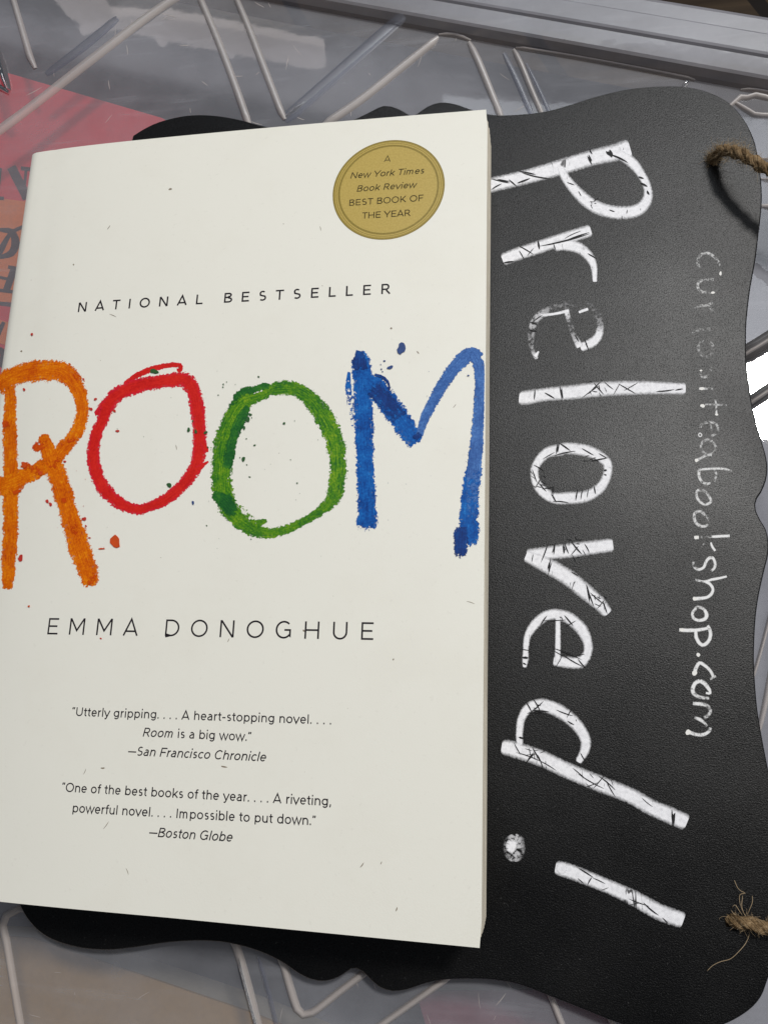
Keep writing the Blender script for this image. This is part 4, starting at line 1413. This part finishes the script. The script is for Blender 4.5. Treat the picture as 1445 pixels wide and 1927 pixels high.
for k, (x, y, rx, ry, mi) in enumerate(sp):
    tgt = b
    if rx * ry > 7:
        tgt = MB()
    blob(tgt, x, y, rx, ry, on_cover, 2.2e-4 + 2e-6 * (k % 20) if mi != 3 else 2e-5, 100 + k, n=11, jag=.22, mi=mi if tgt is b else 0, rot=rnd.uniform(-.3, .3))
    if tgt is not b:
        tgt.build('paint_splash', SM[mi], book)
for (x, y, ang, ln, w, mi) in [(681, 1628, 2.2, 12, 1.6, 3), (746, 1711, 1.9, 9, 1.8, 3), (717, 1624, 2.0, 6, 1.2, 3), (786, 663.5, .9, 7, 1.8, 3), (332, 842, 1.4, 10, 1.0, 3), (205, 428, 2.2, 10, .9, 3), (213, 594, .4, 14, 1.0, 3), (603, 430, 1.4, 9, .9, 3), (200, 1553, 2.2, 18, .8, 3),
                               (855, 764, 2.2, 9, .8, 3), (160, 1452, 2.0, 12, .7, 3), (885, 1134, .3, 16, .9, 3), (430, 1205, 2, 8, .8, 3), (240, 1640, 1.2, 14, .8, 3)]:
    sliver(b, x, y, ang, ln, w, on_cover, 3e-5, mi, bend=.15)
o = b.build('fine_specks', SM, book)
o['kind'] = 'stuff'


# ---- lettering: a light geometric sans drawn as centre lines
def arc_(cx, cy, rx, ry, a0, a1, n=None):
    n = n or max(4, int(abs(a1 - a0) / 12))
    return [(cx + rx * math.cos(math.radians(a0 + (a1 - a0) * k / n)), cy + ry * math.sin(math.radians(a0 + (a1 - a0) * k / n))) for k in range(n + 1)]


def glyph(ch, s):
    """advance and centre-line strokes (last item True when closed); units of 1/1000 em, cap height 720."""
    h = s / 2
    T, X, D = 720, 525, -165
    t, xx, d = T - h, X - h, D + h
    l = 85 + h

    def O_(w):
        return (w, [(arc_(w / 2, T / 2, w / 2 - 48 - h, T / 2 + 10 - h, 0, 360, 36)[:-1], True)])

    def stem(x, a, b_):
        return ([(x, a), (x, b_)], False)
    if ch == ' ': return 300, []
    if ch == 'A': return 760, [([(50 + h * .4, 0), (380, T - h * .2), (710 - h * .4, 0)], False), ([(160, 190), (600, 190)], False)]
    if ch == 'B':
        return 680, [([(400, 385), (l, 385), (l, h), (410, h)] + arc_(420, 195, 175, 195 - h, -90, 90, 12) + [(400, 385)], False),
                     ([(l, 385), (l, t), (390, t)] + arc_(390, 550 + 0, 160, T - 550 - h, 90, -90, 12)[1:] + [(390, 385)], False)]
    if ch == 'C': return 740, [(arc_(400, T / 2, 350 - h, T / 2 + 10 - h, 44, 316, 30), False)]
    if ch == 'D': return 780, [([(l, h), (l, t), (340, t)] + arc_(340, T / 2, 380 - h, T / 2 - h, 90, -90, 20) + [(l, h)], True)]
    if ch == 'E': return 650, [([(590, t), (l, t), (l, h), (595, h)], False), ([(l, 365), (545, 365)], False)]
    if ch == 'F': return 630, [([(590, t), (l, t), (l, 0)], False), ([(l, 345), (535, 345)], False)]
    if ch == 'G': return 800, [(arc_(405, T / 2, 355 - h, T / 2 + 10 - h, 46, 318, 30) + [(715 - h, 110), (715 - h, 350), (430, 350)], False)]
    if ch == 'H': return 790, [stem(l, 0, T), stem(705 - h, 0, T), ([(l, 362), (705 - h, 362)], False)]
    if ch == 'I': return 300 - 130 + s, [stem(85 + h, 0, T)]
    if ch == 'K': return 700, [stem(l, 0, T), ([(620, T), (l, 235)], False), ([(270, 400), (650, 0)], False)]
    if ch == 'L': return 590, [([(l, T), (l, h), (555, h)], False)]
    if ch == 'M': return 900, [stem(l, 0, T), stem(815 - h, 0, T), ([(l + h * .2, T - 6), (450, 190), (815 - h * 1.2, T - 6)], False)]
    if ch == 'N': return 800, [stem(l, 0, T), stem(715 - h, 0, T), ([(l + h * .2, T - 6), (715 - h * 1.2, 6)], False)]
    if ch == 'O': return O_(850)
    if ch == 'R': return 700, [([(l, 0), (l, t), (380, t)] + arc_(390, 500, 215 - h, T - 500 - h, 90, -90, 14) + [(l, 280 + h)], False), ([(400, 280), (640, 0)], False)]
    if ch == 'S':
        return 640, [(arc_(315, 530, 215 - h, T + 8 - 530 - h, 38, 180, 12) + [(108 + h, 480), (180, 405), (330, 360), (480, 318), (575 - h, 235)] + arc_(330, 195, 245 - h, 203 - h, 8, -140, 14), False)]
    if ch == 'T': return 620, [([(30, t), (590, t)], False), stem(310, 0, t)]
    if ch == 'U': return 770, [([(80 + h, T), (80 + h, 290)] + arc_(385, 290, 305 - h, 300 - h, 180, 360, 20)[1:] + [(690 - h, T)], False)]
    if ch == 'Y': return 700, [([(30, T), (350, 290), (670, T)], False), stem(350, 0, 300)]
    # lower case
    if ch in 'bdpq':
        w = 620
        if ch in 'bp':
            return w, [stem(75 + h, 0 if ch == 'b' else D, 735 if ch == 'b' else X), (arc_(320, X / 2, 255 - h, X / 2 + 8 - h, 0, 360, 28)[:-1], True)]
        return w, [stem(545 - h, 0, 735), (arc_(300, X / 2, 255 - h, X / 2 + 8 - h, 0, 360, 28)[:-1], True)]
    if ch == 'a':
        return 555, [(arc_(270, 330, 200 - h, X + 8 - 330 - h, 140, 0, 12) + [(470 - h, 0)], False),
                     ([(470 - h, 305)] + [(260, 315)] + arc_(235, 155, 187 - h, 163 - h, 95, 270, 12) + [(380, 50 + h * .3), (470 - h, 150)], False)]
    if ch == 'c': return 520, [(arc_(300, X / 2, 252 - h, X / 2 + 8 - h, 45, 315, 24), False)]
    if ch == 'e': return 580, [([(60, X / 2 + 2), (528 - h, X / 2 + 2)] + arc_(295, X / 2, 240 - h, X / 2 + 8 - h, 8, 318, 28), False)]
    if ch == 'f': return 330, [([(120 + h, 0), (120 + h, 590)] + arc_(270, 590, 150 - h, 150 - h, 180, 75, 8)[1:] + [(335, 735 - h)], False), ([(30, X - h), (320, X - h)], False)]
    if ch == 'g':
        return 620, [(arc_(300, 280, 255 - h, X + 8 - 280 - h, 0, 360, 28)[:-1], True), ([(545 - h, X), (545 - h, 60)] + arc_(315, 60, 230 - h, 225 - h, 0, -145, 14)[1:], False)]
    if ch in 'hn':
        return 600, [stem(75 + h, 0, 735 if ch == 'h' else X), ([(75 + h, 300)] + arc_(305, 300, 230 - h, X + 8 - 300 - h, 170, 0, 14) + [(535 - h, 0)], False)]
    if ch == 'i': return 245, [stem(122, 0, X), ([(122, 640), (122, 640 + s * 1.25)], False)]
    if ch == 'k': return 560, [stem(75 + h, 0, 735), ([(500, X), (75 + h, 150)], False), ([(230, 300), (525, 0)], False)]
    if ch == 'l': return 245, [stem(122, 0, 735)]
    if ch == 'm':
        return 900, [stem(75 + h, 0, X), ([(75 + h, 320)] + arc_(268, 320, 193 - h, X + 8 - 320 - h, 170, 0, 12) + [(461 - h, 0)], False),
                     ([(461 - h, 320)] + arc_(654 - s, 320, 193 - h, X + 8 - 320 - h, 170, 0, 12) + [(847 - s - h, 0)], False)]
    if ch == 'o': return 615, [(arc_(307, X / 2, 260 - h, X / 2 + 8 - h, 0, 360, 30)[:-1], True)]
    if ch == 'r': return 375, [stem(75 + h, 0, X), ([(75 + h, 280)] + arc_(310, 280, 235 - h, X + 5 - 280 - h, 170, 82, 10), False)]
    if ch == 's':
        return 480, [(arc_(245, 385, 165 - h, X + 8 - 385 - h, 35, 180, 10) + [(92 + h, 350), (150, 295), (255, 262), (360, 230), (420 - h, 175)] + arc_(245, 145, 180 - h, 153 - h, 5, -140, 12), False)]
    if ch == 't': return 350, [([(120 + h, 670), (120 + h, 150)] + arc_(265, 150, 145 - h, 155 - h, 180, 290, 8)[1:], False), ([(25, X - h), (320, X - h)], False)]
    if ch == 'u': return 600, [([(68 + h, X), (68 + h, 220)] + arc_(295, 220, 227 - h, 228 - h, 180, 350, 14), False), stem(525 - h, 0, X)]
    if ch == 'v': return 540, [([(25, X), (270, h * .3), (515, X)], False)]
    if ch == 'w': return 800, [([(25, X), (230, h * .3), (400, X - 8), (570, h * .3), (775, X)], False)]
    if ch == 'y': return 540, [([(25, X), (280, h * .5)], False), ([(515, X), (262, -45), (195, -145), (90, -142)], False)]
    if ch == '.': return 235, [([(117, 0), (117, s * 1.3)], False)]
    if ch == ',': return 235, [([(130, s * 1.3), (130, 20), (85, -100)], False)]
    if ch == '-': return 390, [([(60, 265), (330, 265)], False)]
    if ch == '\u2014': return 760, [([(20, 275), (740, 275)], False)]
    if ch in '\u201c\u201d':
        q = []
        for x in (95, 235):
            q.append(([(x + 45, 720), (x, 620), (x, 545)] if ch == '\u201c' else [(x + 10, 720), (x + 10, 645), (x - 35, 545)], False))
        return 360, q
    return 500, []


def ribbon(mb, pts, closed, w, tr, z, mi=0):
    P = [Vector((p[0], p[1])) for p in pts]
    Q = [P[0]]
    for p in P[1:]:
        if (p - Q[-1]).length > 1e-3:
            Q.append(p)
    P = Q
    n = len(P)
    Lf, Rt = [], []
    for k in range(n):
        a = P[k - 1] if (k > 0 or closed) else None
        c = P[(k + 1) % n] if (k < n - 1 or closed) else None
        t1 = (P[k] - a).normalized() if a is not None else None
        t2 = (c - P[k]).normalized() if c is not None else None
        if t1 is None: t1 = t2
        if t2 is None: t2 = t1
        n1, n2 = Vector((-t1.y, t1.x)), Vector((-t2.y, t2.x))
        mm = n1 + n2
        if mm.length < .3:
            mm = n2
        mm.normalize()
        k_ = min(1 / max(.2, mm.dot(n2)), 2.4)
        Lf.append(mb.vert(tr(P[k] + mm * (w / 2 * k_), z)))
        Rt.append(mb.vert(tr(P[k] - mm * (w / 2 * k_), z)))
    for k in range(n if closed else n - 1):
        j = (k + 1) % n
        mb.face((Lf[k], Rt[k], Rt[j], Lf[j]), mi)


def text(mb, runs, p0, p1, capw, weight, lift):
    """runs: list of (string, italic). Ink runs from pixel p0 to p1 on the cover; capw: cap height in metres; weight: stroke / cap height."""
    a, b_ = on_cover(*p0), on_cover(*p1)
    d = (b_ - a).to_2d()
    width = d.length
    d.normalize()
    up = Vector((-d.y, d.x))
    s = weight * 720
    k = capw / 720
    items, x = [], 0.0
    for st, ital in runs:
        for ch in st:
            adv, gl = glyph(ch, s)
            items.append((x, gl, ital))
            x += adv
    # side bearings of first and last character
    first = glyph(runs[0][0][0], s)
    last = glyph(runs[-1][0][-1], s)
    lo = min(p[0] for g, _ in first[1] for p in g) - s / 2
    hi = last[0] - max(p[0] for g, _ in last[1] for p in g) - s / 2
    nat = x - lo - hi
    track = (width / k - nat) / (len(items) - 1)
    cnt = 0
    for i, (gx, gl, ital) in enumerate(items):
        for pts, closed in gl:
            q = [(p[0] + gx - lo + track * i + (.2 * p[1] if ital else 0), p[1]) for p in pts]

            def tr(v, z):
                w = a.to_2d() + d * (v.x * k) + up * (v.y * k)
                return Vector((w.x, w.y, cover_z(w.x, w.y) + z))
            ribbon(mb, q, closed, s, tr, lift + 3e-6 * (cnt % 9))
            cnt += 1


def px_h(x, y, h):
    return (on_cover(x, y) - on_cover(x, y - h)).length


b = MB()
text(b, [('NATIONAL BESTSELLER', False)], (147, 587.5), (735, 552.7), px_h(440, 570, 18.4), .152, 2e-5)
o = b.build('headline_lettering', MAT_INK, book)
b = MB()
text(b, [('EMMA DONOGHUE', False)], (89.5, 1193.8), (704, 1204.4), px_h(400, 1200, 32.0), .104, 2e-5)
b.build('author_lettering', MAT_INK, book)
QH = px_h(380, 1450, 17.4)
b = MB()
text(b, [('\u201cUtterly gripping. . . . A heart-stopping novel. . . .', False)], (135.5, 1347), (623, 1363.5), QH, .135, 2e-5)
text(b, [('Room', True), (' is a big wow.\u201d', False)], (269, 1386), (472.4, 1394.7), QH, .135, 2e-5)
text(b, [('\u2014San Francisco Chronicle', True)], (239, 1421), (499.4, 1433), QH, .135, 2e-5)
b.build('quote_lettering', MAT_INK, book)
b = MB()
text(b, [('\u201cOne of the best books of the year. . . . A riveting,', False)], (116.5, 1489.5), (622.8, 1516.8), QH, .135, 2e-5)
text(b, [('powerful novel. . . . Impossible to put down.\u201d', False)], (136.9, 1528.6), (593.7, 1553.3), QH, .135, 2e-5)
text(b, [('\u2014Boston Globe', True)], (278.5, 1574), (436.3, 1584), QH, .135, 2e-5)
b.build('quote_lettering', MAT_INK, book)

# the round gold seal: rings of print around a gold disc
sc_ = on_cover(730.2, 356)
b = MB()
RS = [(0, 0), (.01342, 0), (.01400, 1), (.01436, 0), (.01454, 1), (.01486, 0), (.01500, 1), (.01512, 2), (.0155, 1)]
pr = None
for k, (r, _) in enumerate(RS):
    row = [b.vert((sc_.x + r * math.cos(2 * math.pi * j / 96), sc_.y + r * math.sin(2 * math.pi * j / 96), sc_.z + 2e-5)) for j in range(96)] if r else None
    if row:
        if pr is None:
            b.face(row, 0)
        else:
            for j in range(96):
                b.face((pr[j], row[j], row[(j + 1) % 96], pr[(j + 1) % 96]), RS[k][1])
        pr = row
seal = b.build('award_seal', [GOLD, OLIVE, OLIVE2], book)
b = MB()
SH = px_h(730, 360, 11.6)
for runs, p0, p1 in [([('A', False)], (722.7, 304.9), (734.6, 304.3)), ([('New York Times', True)], (659.4, 336.2), (797, 326.5)), ([('Book Review', True)], (671.3, 361), (783, 353.2)),
                     ([('BEST BOOK OF', False)], (657.2, 387.6), (797.4, 378.1)), ([('THE YEAR', False)], (680.3, 411.9), (772.4, 406.2))]:
    if len(runs[0][0]) == 1:
        # a single letter: widen the span so tracking is undefined-safe
        a_, c__ = on_cover(*p0), on_cover(*p1)
        s_ = .10 * 720
        k_ = SH / 720
        adv, gl = glyph('A', s_)
        dd = (c__ - a_).to_2d().normalized()
        uu = Vector((-dd.y, dd.x))
        for n_, (pts, cl) in enumerate(gl):
            ribbon(b, [(p[0] - 50, p[1]) for p in pts], cl, s_, lambda v, z: Vector(((a_.to_2d() + dd * (v.x * k_) + uu * (v.y * k_)).x, (a_.to_2d() + dd * (v.x * k_) + uu * (v.y * k_)).y, a_.z + z)), 5e-5 + 3e-6 * n_)
    else:
        text(b, runs, p0, p1, SH, .128, 5e-5)
sl_ = b.build('seal_lettering', MAT_SEALINK, seal)
sl_.matrix_parent_inverse = (Matrix.Translation(book.location) @ seal.matrix_parent_inverse).inverted()
